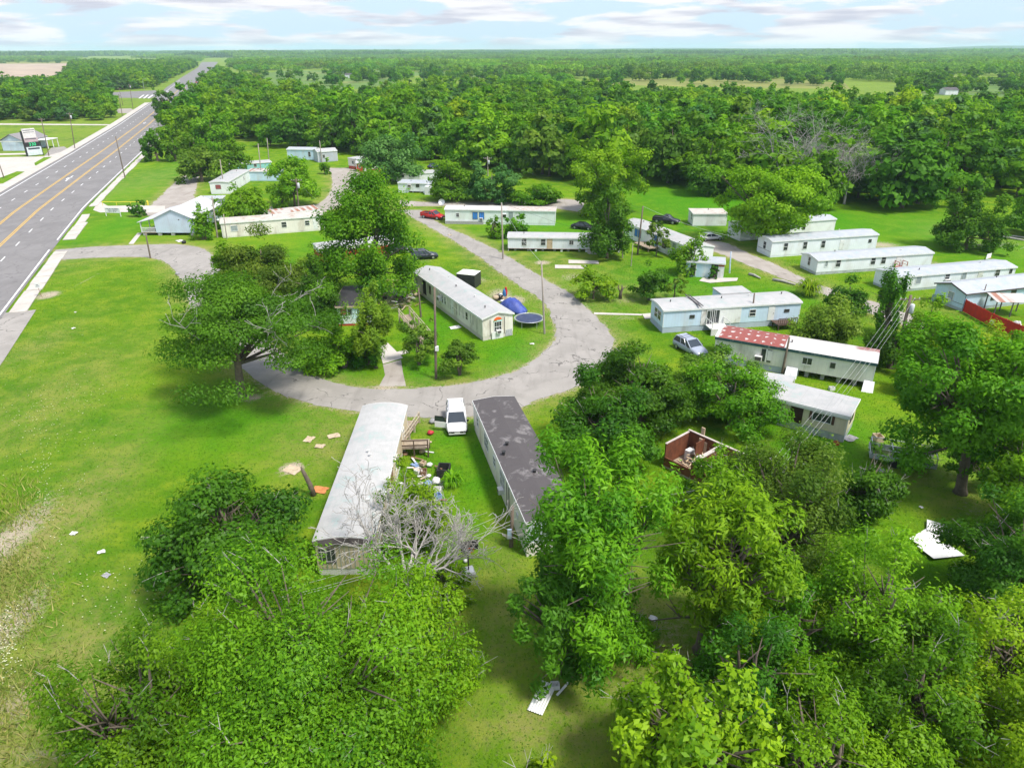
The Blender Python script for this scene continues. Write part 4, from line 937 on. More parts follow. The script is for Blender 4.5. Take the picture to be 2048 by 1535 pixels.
MB().box(L2+.004, L2+.03, .05, 3.85, 1.25, 2.9).build('end_panel', M('blue_grey_end_panel', (.48, .54, .56), .6, .1, 1, sidx=1, period=.4), H2)
MB().box(L2+.004, L2+.06, 0, 3.9, 1.12, 1.245).build('end_trim', TRIM, H2)
for x, y in ((.46*L2, 1.1), (.53*L2, .5), (.70*L2, 2.2), (.90*L2, 2.6)): MB().tube([(x, y, 3.1), (x, y, 3.42), (x, y, 3.48)], [.13, .13, .19], 10).build('roof_vent', M('black_vent', (.04, .04, .04), .6), H2)
# H3 long white gabled trailer inside the loop
a, b = G(828, 544, 2.9), G(965, 638, 2.9); a.z = b.z = 0; d = b-a; L3 = d.length
H3 = home('mobile_home', 'long mobile home with a white gabled roof inside the loop road', 'mobile home', a, math.atan2(d.y, d.x), L3, 4.25, 2.95, W_OFF, R_WHITE, 'gable', .55, .55, siding('beige_skirt', (.60, .57, .50)), .16, 5)
for f, w_, h_, st in ((.04, .9, 1.0, 'pale'), (.27, .5, 1.1, 'dark'), (.46, .45, 1.2, 'sash'), (.50, .45, 1.0, 'sash'), (.80, .35, .8, 'dark')): window(H3, f*L3, 1.85, w_, h_, 'f', st)
MB().box(.145*L3, .20*L3, -.03, -.004, .6, 2.7).build('open_doorway', DARK, H3); acunit(H3, .43*L3, 1.45, s=.8); door(H3, .60*L3, .85, .7, 2.6, TRIM)
sl = MB()
for f in (.23, .25, .31, .34, .38, .41, .54, .57, .66, .70, .75, .85, .88, .93): sl.box(f*L3, f*L3+.05, -.028, -.004, .75+R.uniform(0, .5), 2.5)
sl.build('torn_battens', DTRIM, H3)
window(H3, 2.1, 1.55, .95, 1.35, 'b', 'grid', L3); acunit(H3, 2.1, .75, 'b', L3, .6)
ar = MB(); n = 10
ar.add([(L3+.036, 1.55, 2.42)]+[(L3+.036, 2.1+.55*math.cos(math.pi-math.pi*i/n), 2.42+.42*math.sin(math.pi*i/n)) for i in range(n+1)]+[(L3+.036, 2.65, 2.42)], [tuple(range(n+3))])
ar.build('orange_panel', M('orange_paint', (.75, .14, .03), .6, .1, 3), H3); MB().box(L3+.004, L3+.034, 1.5, 1.95, 2.22, 2.41).build('green_panel', M('green_paint', (.03, .25, .10), .6, .1, 3), H3); MB().box(L3+.004, L3+.034, 1.955, 2.7, 2.22, 2.41).build('aqua_panel', M('aqua_paint', (.20, .62, .58), .6, .1, 3), H3)
MB().box(L3+.004, L3+.05, 1.0, 1.06, .5, 2.6).box(L3+.004, L3+.05, 3.0, 3.06, .5, 2.7).build('end_battens', DTRIM, H3)
lp = MB().box(L3+.10, L3+.16, 1.2, 2.8, .02, 1.0); lp.build('leaning_panel', TRIM, H3); MB().box(L3-.02, L3+.02, 3.2, 4.1, .05, .9).build('lattice_panel', M('grey_lattice', (.42, .43, .46), .8, .3, 8), H3)
# H4, H5
e, L, h = homepx('mobile_home', 'mint white mobile home with a rust-ended roof and blue window, back lane', 'mobile home', (891,447), (1110,451), (889,419), 4.1, W_MINT, R_END, kind='arch', rise=.3, skirt=.4, skmat=W_MINT)
for f in (.275, .335): window(e, f*L, 1.75, .95, 1.35, 'f', 'slider', 0.0, BLUET)
for f, w_, h_, s in ((.115, .6, .7, 'sash'), (.54, .8, .6, 'awning'), (.70, .8, .9, 'dark'), (.60, .9, 1.6, 'pale')): window(e, f*L, 1.8, w_, h_, 'f', s)
acunit(e, .33*L, .85, s=.7); MB().box(0, .35*L, -.35, -.05, 0, .62).build('block_wall', BLOCK, e)
e, L, h = homepx('mobile_home', 'long white mobile home with a tan door standing on blocks', 'mobile home', (1016,502), (1240,505), (1012,475), 4.0, W_COOL, R_WHITE, kind='arch', rise=.3, skirt=.45, gaps=[(.005,.24),(.26,.47),(.49,.69),(.72,.98)])
for f, w_, h_, s in ((.145, .8, 1.25, 'grid'), (.315, .8, 1.1, 'sash'), (.565, .7, .75, 'slider')): window(e, f*L, 1.7, w_, h_, 'f', s)
door(e, .372*L, 1.0, .5, 2.45, M('tan_door', (.55, .42, .28), .7)); MB().box(.71*L, .80*L, -1.0, -.05, 0, .45).box(.72*L, .79*L, -1.4, -1.0, 0, .22).build('step', CONC, e)
MB().box(0, L, -.05, -.004, .46, .54).build('bottom_board', M('brown_rail', (.28, .20, .15), .8), e)
# H6 trailer with blue door
e, L, h = homepx('mobile_home', 'white mobile home with a blue door and wooden deck', 'mobile home', (1247,472), (1383,530), (1250,452), 4.2, W_WHITE, R_WHITE, kind='gable', rise=.45, skirt=.5, h=2.75)
for f, w_, h_, s in ((.06, 1.0, 1.2, 'dark'), (.62, 1.1, 1.5, 'dark'), (.76, 1.1, 1.5, 'pale'), (.9, 1.0, 1.2, 'sash')): window(e, f*L, 1.7, w_, h_, 'f', s)
for f in (.20, .255): window(e, f*L, 1.65, .9, 1.3, 'f', 'slider', 0.0, BLUET)
door(e, .49*L, .95, .55, 2.6, BLUET); dk = MB().box(.34*L, .56*L, -2.3, -.06, .6, .72)
for x in (.35, .45, .55):
    for y in (-2.2, -.3): dk.box(x*L-.06, x*L+.06, y-.06, y+.06, 0, .599)
dk.build('deck', WOOD, e)
# H7 ruined blue shed
a, b = G(1370,552), G(1446,557); d = b-a
e = home('shed', 'derelict pale blue shed with open doorways and peeled roof', 'shed', a, math.atan2(d.y, d.x), d.length, 3.4, 2.35, siding('faded_blue_siding', (.48, .64, .74), (.62, .66, .66), .8), R_COOL, 'flat', .1, 0, None, .12, 0, corner=False)
L7 = d.length
MB().box(.10*L7, .28*L7, -.04, -.004, .15, 2.0).build('doorway_trim', TRIM, e); MB().box(.12*L7, .26*L7, -.055, -.042, .17, 1.92).build('open_doorway', DARK, e)
MB().box(.66*L7, .84*L7, -.045, -.004, .1, 2.25).build('open_doorway', DARK, e); MB().box(.845*L7, L7, -.03, -.004, 1.9, 2.3).build('rust_panel', M('rust_panel', (.35, .12, .06), .8, .3, 4), e); MB().box(.845*L7, L7, -.03, -.004, .05, 1.89).build('white_panel', TRIM, e)
MB().box(.02*L7, .12*L7, .4, 2.9, 2.45, 2.60).build('roof_hole', DARK, e); window(e, 1.6, 1.5, 1.1, .9, 'a', 'pale')
T('wild_shrub', 'little weed tree growing in the shed doorway', 'shrub', (1426,557), 532, 22, 'dark', .03, 'wispy', (.25,.14), 1.5, 16, stems=2, rad=.04)
# H8..H9 behind the big oak
e, L, h = homepx('mobile_home', 'short white mobile home with a rust washed flat roof', 'mobile home', (1385,452), (1452,452), (1385,428), 4.6, W_WHITE, R_RUSTY, kind='flat', rise=.12, skirt=.1, vents=1); window(e, 1.4, 1.6, 1.0, 1.1, 'a', 'grid'); MB().box(L*.85, L*.97, -.03, -.004, .5, 1.2).build('vent_panel', ACM, e)
e, L, h = homepx('mobile_home', 'white mobile home half hidden behind the large bright oak', 'mobile home', (1479,482), (1667,466), (1475,453), 4.3, W_WHITE, R_COOL, kind='gable', rise=.35, skirt=.3, h=2.75); wins(e, L, 1.7, ((.25,.8,1.1,'sash'),(.5,.8,1.1,'sash'),(.66,.5,.9,'dark'),(.12,.8,1,'sash')))
# H10..H13 row of white trailers
e, L, h = homepx('mobile_home', 'white mobile home with four windows, first of the meadow row', 'mobile home', (1540,515), (1750,500), (1543,483), 4.4, W_COOL, R_COOL, kind='gable', rise=.4, skirt=.25, vents=2)
wins(e, L, 1.75, ((.13,.75,1.25,'sash'),(.31,.75,1.25,'sash'),(.48,.75,1.25,'sash'),(.93,.5,.5,'dark'))); door(e, .66*L, .9, .55, 2.3, TRIM); window(e, 2.1, 1.7, .8, 1.2, 'a', 'sash'); MB().box(-.03, -.004, .1, 4.3, .95, 1.0).build('rub_rail', DTRIM, e)
e, L, h = homepx('mobile_home', 'white mobile home with red steps, second of the meadow row', 'mobile home', (1631,550), (1860,534), (1629,521), 4.5, W_COOL, R_COOL, kind='gable', rise=.4, skirt=.45, skmat=S_GALV, vents=2)
wins(e, L, 1.75, ((.075,.45,.9,'pale'),(.175,.8,1.2,'sash'),(.475,.8,1.2,'sash'),(.565,.8,1.2,'sash'))); door(e, .70*L, .95, .6, 2.45, TRIM); window(e, 2.2, 1.7, .6, 1.3, 'a', 'sash')
st_ = MB().box(.67*L, .73*L, -1.3, -.05, 0, .6).box(.67*L, .73*L, -1.7, -1.3, 0, .3)
for x in (.665, .735):
    for y in (-1.25, -.15): st_.box(x*L-.04, x*L+.04, y-.04, y+.04, 0, 1.55)
    st_.box(x*L-.03, x*L+.03, -1.29, -.10, 1.5, 1.58); st_.box(x*L-.03, x*L+.03, -1.29, -.10, 1.05, 1.1)
st_.build('red_steps', M('red_brown_steps', (.36, .09, .06), .8, .2, 3), e)
e, L, h = homepx('mobile_home', 'longest white mobile home with a hipped end, third of the meadow row', 'mobile home', (1786,585), (2024,563), (1786,555), 4.4, W_COOL, R_COOL, kind='gable', rise=.4, skirt=.35, skmat=S_GREEN, vents=2)
wins(e, L, 1.75, ((.185,.85,1.3,'pale'),(.42,.8,1.1,'sash'),(.56,.8,1.3,'pale'),(.845,.85,1.3,'sash'),(.96,.4,.6,'dark'))); door(e, .70*L, .95, .5, 2.4, siding('cream_door', (.66, .68, .62))); acunit(e, .42*L, .75, s=.9); MB().box(-.2, -.006, 1.6, 2.1, 1.2, 1.5).build('meter_box', ACM, e)
a, b = G(1923,623), G(2110,600); d = b-a; L = d.length
e = home('mobile_home', 'pale blue mobile home with navy corner trim behind the red fence', 'mobile home', a, math.atan2(d.y, d.x), L, 5.0, 2.6, W_LB, R_COOL, 'gable', .75, .4, S_GREEN, .25, 1, trim=M('navy_trim', (.05, .07, .22), .6), fascia=DTRIM)
wins(e, L, 1.75, ((.30,.8,1,'dark'),(.50,.8,1,'dark'),(.7,.8,1,'dark'))); window(e, 2.3, 1.6, .9, 1.1, 'a', 'pale'); acunit(e, 2.4, .8, 'a', s=.6); MB().box(-.03, -.004, .1, 4.9, .95, 1.0).build('rub_rail', DTRIM, e)
# H14 blue trailer with porch, H15 red stained roof, H16 cream
e, L, h = homepx('mobile_home', 'sky blue mobile home with a white middle section and small porch', 'mobile home', (1324,666), (1595,648), (1325,627), 4.5, W_BLUE, R_WHITE, kind='arch', rise=.25, skirt=.75, skmat=S_BLUE, vents=5, h=3.0)
MB().box(.27*L, .56*L, -.05, -.004, .78, 2.95).build('white_section', siding('peeling_white_siding', (.74, .75, .74), (.30, .26, .22), .75), e)
mr = MB().box(.245*L, .255*L, -.14, 4.6, 3.37, 3.46).box(.27*L, .275*L, -.14, 4.6, 3.37, 3.45); mr.build('roof_seam', DTRIM, e)
for x in (.335, .375): window(e, x*L, 1.75, .95, 1.9, 'f', 'slider', -.05)
for f, w_, h_, s in ((.205, .55, .35, 'dark'), (.645, .8, .85, 'sash'), (.90, .6, .3, 'dark')): window(e, f*L, 2.0, w_, h_, 'f', s)
door(e, .785*L, .9, .85, 2.75, TRIM); window(e, 1.35, 1.95, 1.0, 1.2, 'a', 'sash'); window(e, 2.55, 1.95, 1.0, 1.2, 'a', 'sash')
po = MB().box(.305*L, .44*L, -2.0, -.06, .72, .85); po.box(.305*L, .44*L, -2.0, -1.92, 0, .719)
for x in (.31, .435):
    for y in (-1.95, -.15): po.box(x*L-.04, x*L+.04, y-.04, y+.04, .851, 1.75)
    po.box(x*L-.025, x*L+.025, -1.9, -.2, 1.66, 1.74)
po.box(.31*L+.05, .345*L, -1.98, -1.93, 1.66, 1.74); po.build('porch', M('white_porch', (.66, .66, .64), .7, .1, 2, (.4, .35, .3), .6), e)
de = MB().box(.79*L, .93*L, -1.9, -.06, .7, .82)
for i in range(10): x = (.79+.14*i/9)*L; de.box(x-.025, x+.025, -1.9, -1.85, .821, 1.6)
de.box(.79*L, .93*L, -1.92, -1.84, 1.601, 1.68)
for x in (.80, .92):
    for y in (-1.8, -.3): de.box(x*L-.05, x*L+.05, y-.05, y+.05, 0, .699)
de.build('dark_deck', M('dark_brown_deck', (.10, .065, .05), .8, .2, 3), e)
an = MB().box(.52*L, .74*L, 4.52, 7.2, .2, 3.15); an.build('rear_room', W_BLUE, e); MB().box(.515*L, .745*L, 4.4, 7.3, 3.16, 3.30).build('rear_room_roof', R_WHITE, e)
L15 = (G(1426,722)-G(1737,778)).length
e, L, h = homepx('mobile_home', 'derelict grey mobile home with red paint stains on half its roof', 'mobile home', (1426,722), (1741,779), (1428,684), 4.1, W_GREY, roofmat('red_stained_roof', (.54, .53, .51), (.24, .042, .03), .92, 'redspots', L15), kind='arch', rise=.28, skirt=.75, skmat=S_BLUE, vents=1, gaps=[(.46,.52),(.56,.95)], fascia=None, h=3.0)
MB().box(-.1, L+.1, -.14, -.104, h-.22, h+.10).build('green_fascia', M('dark_green_fascia', (.035, .09, .10), .6, .2, 3, (.5, .5, .5), .35), e)
MB().box(.31*L, .375*L, -.05, -.004, 1.1, 2.55).build('torn_window', GLASS, e); MB().box(.338*L, .348*L, -.09, -.052, 1.0, 2.65).box(.35*L, .38*L, -.07, -.052, 1.3, 2.5).build('torn_window_frame', ACM, e)
for f, w_, h_, s in ((.60, .95, .75, 'slider'), (.755, .4, .5, 'dark')): window(e, f*L, 2.0, w_, h_, 'f', s)
acunit(e, .295*L, 1.15, s=.8)
for i, f in enumerate((.50, .535, .97, .995)):
    MB().add([(f*L-.35, -.95, .0), (f*L+.35, -.85, .0), (f*L+.30, -.12, 1.0), (f*L-.30, -.14, 1.02), (f*L-.35, -.91, .0), (f*L+.35, -.81, .0), (f*L+.30, -.08, 1.0), (f*L-.30, -.1, 1.02)], [(0,1,2,3),(7,6,5,4),(0,4,5,1),(1,5,6,2),(2,6,7,3),(3,7,4,0)]).build('leaning_panel', W_WHITE, e)
a, b = G(1538,845), G(1686,885); d = b-a; a = b-d.normalized()*13.0; L = 13.0
e = home('mobile_home', 'cream mobile home with a white roof and galvanised skirt', 'mobile home', a, math.atan2(d.y, d.x), L, 3.8, 2.75, W_CREAM, R_WHITE, 'flat', .12, .75, S_GALV, .16, 1, gaps=[(.28,.52)], trim=TRIM)
window(e, .83*L, 1.95, 1.6, .75, 'f', 'slider'); MB().box(.83*L-1.12, .83*L-.88, -.05, -.004, 1.5, 2.4).box(.83*L+.88, .83*L+1.12, -.05, -.004, 1.5, 2.4).build('shutter', M('brown_shutter', (.13, .07, .05), .7), e)
MB().box(.61*L, .70*L, -.04, -.004, .8, 2.68).build('open_doorway', M('dark_brown_void', (.055, .03, .022), .9), e); window(e, 1.9, 1.9, 1.2, .8, 'b', 'dark', L)
MB().box(-.16, L+.16, -.215, -.20, 2.48, 2.74).build('deep_fascia', TRIM, e)
an = MB(); an.bar((.42*L, 2.0, 2.9), (.42*L, 2.0, 3.5), .05).bar((.42*L-.5, 1.6, 2.95), (.42*L+.5, 2.4, 2.95), .06).bar((.42*L-.5, 2.4, 2.95), (.42*L+.4, 1.6, 3.0), .06); an.build('fallen_antenna', DTRIM, e)
# fallen carport roof between them
a = G(1456,763,2.2); P_ = [G(1456,768,2.2), G(1580,772,2.2), G(1592,752,2.3), G(1489,737,2.3)]
cp_ = thing('carport', 'white sheet metal carport sagging between two derelict trailers', 'carport', (0,0,0)); q = MB()
top = [(p.x, p.y, p.z) for p in P_]; q.add(top+[(x, y, z-.08) for x, y, z in top], [(0,1,2,3),(7,6,5,4),(0,4,5,1),(1,5,6,2),(2,6,7,3),(3,7,4,0)]); q.build('roof', R_WHITE, cp_)
q = MB(); [q.box(x-.05, x+.05, y-.05, y+.05, 0, z-.09) for x, y, z in [(p.x*.97+.03*P_[0].lerp(P_[2], .5).x, p.y*.97+.03*P_[0].lerp(P_[2], .5).y, p.z) for p in P_]]; q.build('posts', ACM, cp_)
# H17 roofless hut
RED = M('dark_brown_panelling', (.17, .06, .03), .8, .3, 2, (.08, .03, .02), .7, sidx=1, period=.3); STUD = M('raw_stud_wood', (.58, .44, .30), .8, .2, 4)
a = G(1326, 935); b = G(1432, 988); d = (b-a); L = d.length*1.02
e = thing('ruined_hut', 'roofless hut with dark brown panelled walls and broken pale timbers', 'ruin', a, math.atan2(d.y, d.x)); Wd = 3.4
wb = MB().box(0, L, Wd-.1, Wd, .3, 2.5).box(0, .1, 0, Wd-.1, .3, 2.4).box(.62*L, .62*L+.1, 0, Wd-.1, .3, 2.5).box(.1, .5*L, 0, .1, .3, 1.1).box(.5*L, .72*L, 0, .1, .3, 1.9).box(.72*L, .9*L, 0, .1, .3, 1.2).box(.30*L, .30*L+.08, 2.0, Wd-.1, .3, 2.4)
wb.build('wall', RED, e); MB().box(0, L, 0, Wd, .1, .28).build('floor', WOOD, e)
q = MB().box(-.05, L+.1, Wd-.14, Wd+.04, 2.503, 2.58).box(.60*L, .66*L, -.05, Wd, 2.503, 2.60).box(.5*L, .72*L, -.04, .14, 1.903, 1.96).box(-.04, .14, 0, Wd-.15, 2.403, 2.47); q.build('top_plate', M('pale_plate', (.55, .48, .44), .8, .2, 3), e)
MB().box(.22*L, .29*L, Wd-.26, Wd-.105, .3, 2.3).box(.305*L, .36*L, Wd-.2, Wd-.105, .3, 2.1).build('osb_panel', STUD, e); MB().box(.10*L, .20*L, 2.2, 2.9, .3, 1.2).box(.33*L, .40*L, 2.0, 2.6, .3, 1.15).build('white_cabinet', TRIM, e)
q = MB(); [q.bar((.3*L+R.uniform(-1,3), R.uniform(.3,3.6), R.uniform(.3,.6)), (.3*L+R.uniform(-1,4), R.uniform(.3,3.6), R.uniform(.4,1.4)), .09) for _ in range(46)]; q.build('broken_timber', STUD, e)
MB().box(.2*L, .26*L, Wd+.1, Wd+.2, .1, 3.2).build('standing_stud', STUD, e)
# H18 gable house
a, b = G(314,471), G(391,471); d = b-a; L = d.length; ang = math.atan2(d.y, d.x); hh = thing('house', 'pale blue gable house with white metal roof and side porch', 'house', a, ang); D = 14.0; hz = 3.3
MB().add([(0,0,.55),(L,0,.55),(L,0,hz),(L/2,0,hz+1.7),(0,0,hz),(0,D,.55),(L,D,.55),(L,D,hz),(L/2,D,hz+1.7),(0,D,hz)], [(0,1,2,3,4),(9,8,7,6,5),(0,5,6,1),(1,6,7,2),(4,9,5,0)]).build('wall', W_BLUEH, hh)
def slab(p, t=.10): return MB().add(p+[(x, y, z+t) for x, y, z in p], [(3,2,1,0),(4,5,6,7),(0,1,5,4),(1,2,6,5),(2,3,7,6),(3,0,4,7)])
RH = roofmat('house_metal_roof', (.52, .53, .545), (.43, .5, .5), .3)
rf = slab([(-.02,-.25,hz+.0),(L/2,-.25,hz+1.72),(L/2,D+.25,hz+1.72),(-.02,D+.25,hz+.0)]); s2 = slab([(L/2,-.25,hz+1.72),(L+.3,-.25,hz-.1),(L+.3,D+.25,hz-.1),(L/2,D+.25,hz+1.72)]); s3 = slab([(-3.3,-.25,hz-.75),(-.04,-.25,hz+.0),(-.04,D+.25,hz+.0),(-3.3,D+.25,hz-.75)])
rf.add(s2.v, s2.f).add(s3.v, s3.f); rf.build('roof', RH, hh)
MB().box(-2.9, -.02, 0, D, .5, .62).build('porch_floor', WOOD, hh)
q = MB()
for y in (.1, 3.5, 7, 10.5, D-.1): q.box(-2.9, -2.76, y-.07, y+.07, .621, hz-.62)
for y0_ in (0.0,):
    q.box(-2.9, -.05, y0_, y0_+.06, 1.5, 1.6); q.box(-2.9, -.05, y0_, y0_+.06, .70, .78)
    for i in range(14): q.box(-2.85+i*.2, -2.79+i*.2, y0_+.01, y0_+.05, .78, 1.5)
for i in range(4): q.bar((-2.83, .1+3.4*i, 2.0), (-2.83, .9+3.4*i, hz-.65), .1)
q.build('porch_posts', TRIM, hh)
q = MB(); [q.box(x-.35, x+.35, .05, .5, 0, .545) for x in (.6, L*.42, L-.6)]; q.box(-2.7, -2.0, .05, .5, 0, .49); [q.box(x-.3, x+.3, yy, yy+.5, 0, .545) for x in (.5, L-.5) for yy in (4, 8, 12)]; q.build('block_piers', BLOCK, hh)
MB().box(L*.63, L*.66, -.03, -.004, hz-.3, hz-.1).build('vent', DTRIM, hh); door(hh, 4.0, .95, .65, 2.6, M('brown_door', (.22, .12, .07), .6), 'a')
# trailers west of the loop
e, L, h = homepx('mobile_home', 'long cream mobile home with a rust flecked roof behind the bush mass', 'mobile home', (446,476), (650,460), (444,447), 4.2, W_OFF, R_RUSTY, kind='flat', rise=.15, skirt=.2, vents=1); wins(e, L, 1.7, ((.12,1.2,1,'pale'),(.83,.8,.9,'sash'),(.6,.9,1,'sash'))); door(e, .91*L, .9, .4, 2.3, TRIM)
e, L, h = homepx('mobile_home', 'white mobile home with rust striped roof next to the transformer pole', 'mobile home', (543,452), (640,441), (541,431), 4.2, W_COOL, R_STRIPE, kind='flat', rise=.15, skirt=.2, vents=0); wins(e, L, 1.75, ((.68,1.4,1.0,'slider'),(.25,.9,.9,'sash')))
a, b = G(460,388), G(501,362); d = b-a; L = d.length
e = home('mobile_home', 'white mobile home end-on to the gravel track, window with red curtain', 'mobile home', a, math.atan2(d.y, d.x), L, 4.6, 2.9, W_WHITE, R_WHITE, 'arch', .2, .2, W_WHITE, .12, 3); window(e, 2.6, 1.8, 1.2, .9, 'a', 'grid', 0.0, M('red_curtain', (.40, .10, .10), .8)); wins(e, L, 1.7, ((.3,.8,.9,'sash'),(.7,.8,.9,'sash')))
e, L, h = homepx('mobile_home', 'pale mobile home with rusty sheet roof behind the end-on trailer', 'mobile home', (496,362), (560,362), (496,343), 4.2, W_LB, R_STRIPE, kind='flat', rise=.15, skirt=.15, vents=0); wins(e, L, 1.7, ((.7,.8,.9,'sash'),))
e, L, h = homepx('mobile_home', 'teal ended mobile home with a white roof under the olive tree', 'mobile home', (462,346), (545,340), (462,331), 4.2, W_TEAL, R_WHITE, kind='flat', rise=.15, skirt=.15, vents=1); wins(e, L, 1.7, ((.6,.8,.9,'sash'),))
e, L, h = homepx('mobile_home', 'light blue mobile home at the edge of the wood', 'mobile home', (576,319), (630,320), (572,308), 4.4, W_LB, R_COOL, kind='gable', rise=.5, skirt=.15, vents=0, h=3.2); window(e, L*.82, 1.8, .8, 1.5, 'f', 'sash')
e, L, h = homepx('cottage', 'grey cottage with a pale roof beside the light blue trailer', 'house', (637,325), (676,322), (633,309), 5.0, W_GRY2, R_WHITE, kind='gable', rise=.7, skirt=.15, vents=0, h=3.2); window(e, L*.3, 1.8, .8, 1, 'f', 'sash')
e, L, h = homepx('mobile_home', 'small white and red mobile home under the blue green tree', 'mobile home', (698,337), (745,345), (696,322), 4.0, W_OFF, R_WHITE, kind='flat', rise=.1, skirt=.9, skmat=W_RED, vents=0, h=3.1); wins(e, L, 2.0, ((.2,.8,.8,'sash'),(.5,.8,.8,'sash')))
sh = home('shed', 'small red shed with white trim on the loop drive', 'shed', G(714,344), .1, 3.4, 3, 2.6, W_RED, R_WHITE, 'gable', .5, .1, W_RED, .15, 0); window(sh, .9, 1.6, .6, .7, 'f'); door(sh, 2.4, .9, .1, 2.1, TRIM)
e, L, h = homepx('mobile_home', 'white mobile home on the back lane, air conditioner beside its window', 'mobile home', (797,385), (868,387), (797,366), 4.2, W_COOL, R_COOL, kind='flat', rise=.15, skirt=.4, vents=2, gaps=[(.3,.7)]); wins(e, L, 1.9, ((.55,.8,.8,'dark'),)); acunit(e, .33*L, 1.5, s=.9); MB().box(.8*L, L*1.02, -2, -.1, 0, 2.0).build('side_shed', W_WHITE, e)
e, L, h = homepx('mobile_home', 'grey white mobile home behind the back lane trailer', 'mobile home', (795,366), (890,362), (795,350), 4.2, W_WHITE, R_WHITE, kind='flat', rise=.15, skirt=.3, vents=1); wins(e, L, 1.8, ((.12,.6,.6,'dark'),(.35,.6,.6,'dark')))
e, L, h = homepx('mobile_home', 'red skirted mobile home hidden behind the large glossy oak', 'mobile home', (640,524), (790,505), (640,500), 4.0, W_OFF, R_WHITE, kind='arch', rise=.2, skirt=1.5, skmat=W_RED, vents=1); wins(e, L, 2.0, ((.2,.8,.8,'sash'),(.6,.8,.8,'sash')))
# dark roofed hut by the pine
a, b = G(678,652), G(738,650); d = b-a; L = d.length*1.1
e = home('hut', 'weathered white hut with a black shingle roof behind the pine', 'hut', a, math.atan2(d.y, d.x), L, 8.5, 2.7, siding('flaking_white_siding', (.64, .70, .70), (.30, .2, .14), .6), R_BLACK, 'gable', .35, .3, W_RED, .2, 0, fascia=M('rotten_fascia', (.50, .40, .28), .9)); window(e, .18*L, 2.0, .7, .8, 'f', 'sash', 0.0, M('rust_shutter', (.28, .11, .07), .8)); window(e, .38*L, 1.95, .45, .6, 'f', 'dark')
MB().box(.42*L, .85*L, -.03, -.004, 1.0, 2.3).build('aqua_panel', M('pale_aqua', (.52, .70, .70), .7), e)
# left of the highway
a, b = G(7,302), G(50,302); d = b-a; L = d.length
e = home('bungalow', 'pale blue bungalow with a grey shingle roof across the highway', 'house', a, math.atan2(d.y, d.x)+0, L, 14, 3.4, W_BLUEH, R_DARK, 'flat', .1, .1, None, .2, 0, fascia=None, corner=False)
for o in list(e.children):
    if o.name.split('.')[0] == 'roof': bpy.data.objects.remove(o)
MB().add([(0,0,3.5),(L,0,3.5),(L/2,0,5.6),(0,14,3.5),(L,14,3.5),(L/2,14,5.6)], [(0,1,2),(5,4,3)]).build('gable', W_BLUEH, e)
rf = slab([(-.5,-.5,3.4),(L/2,-.5,5.65),(L/2,14.5,5.65),(-.5,14.5,3.4)], .15); s2 = slab([(L/2,-.5,5.65),(L+.5,-.5,3.4),(L+.5,14.5,3.4),(L/2,14.5,5.65)], .15); rf.add(s2.v, s2.f); rf.build('roof', M('grey_shingle', (.24, .23, .24), .9, .15, 3), e)
MB().box(-.5, L+.5, -.53, -.505, 3.2, 3.5).build('gable_trim', TRIM, e)
q = MB(); q.box(L+.3, L+5, 6, 13, 3.0, 3.2); [q.box(L+4.7, L+4.9, y, y+.2, 0, 3.0) for y in (6.2, 9.5, 12.6)]; q.build('side_porch', TRIM, e)
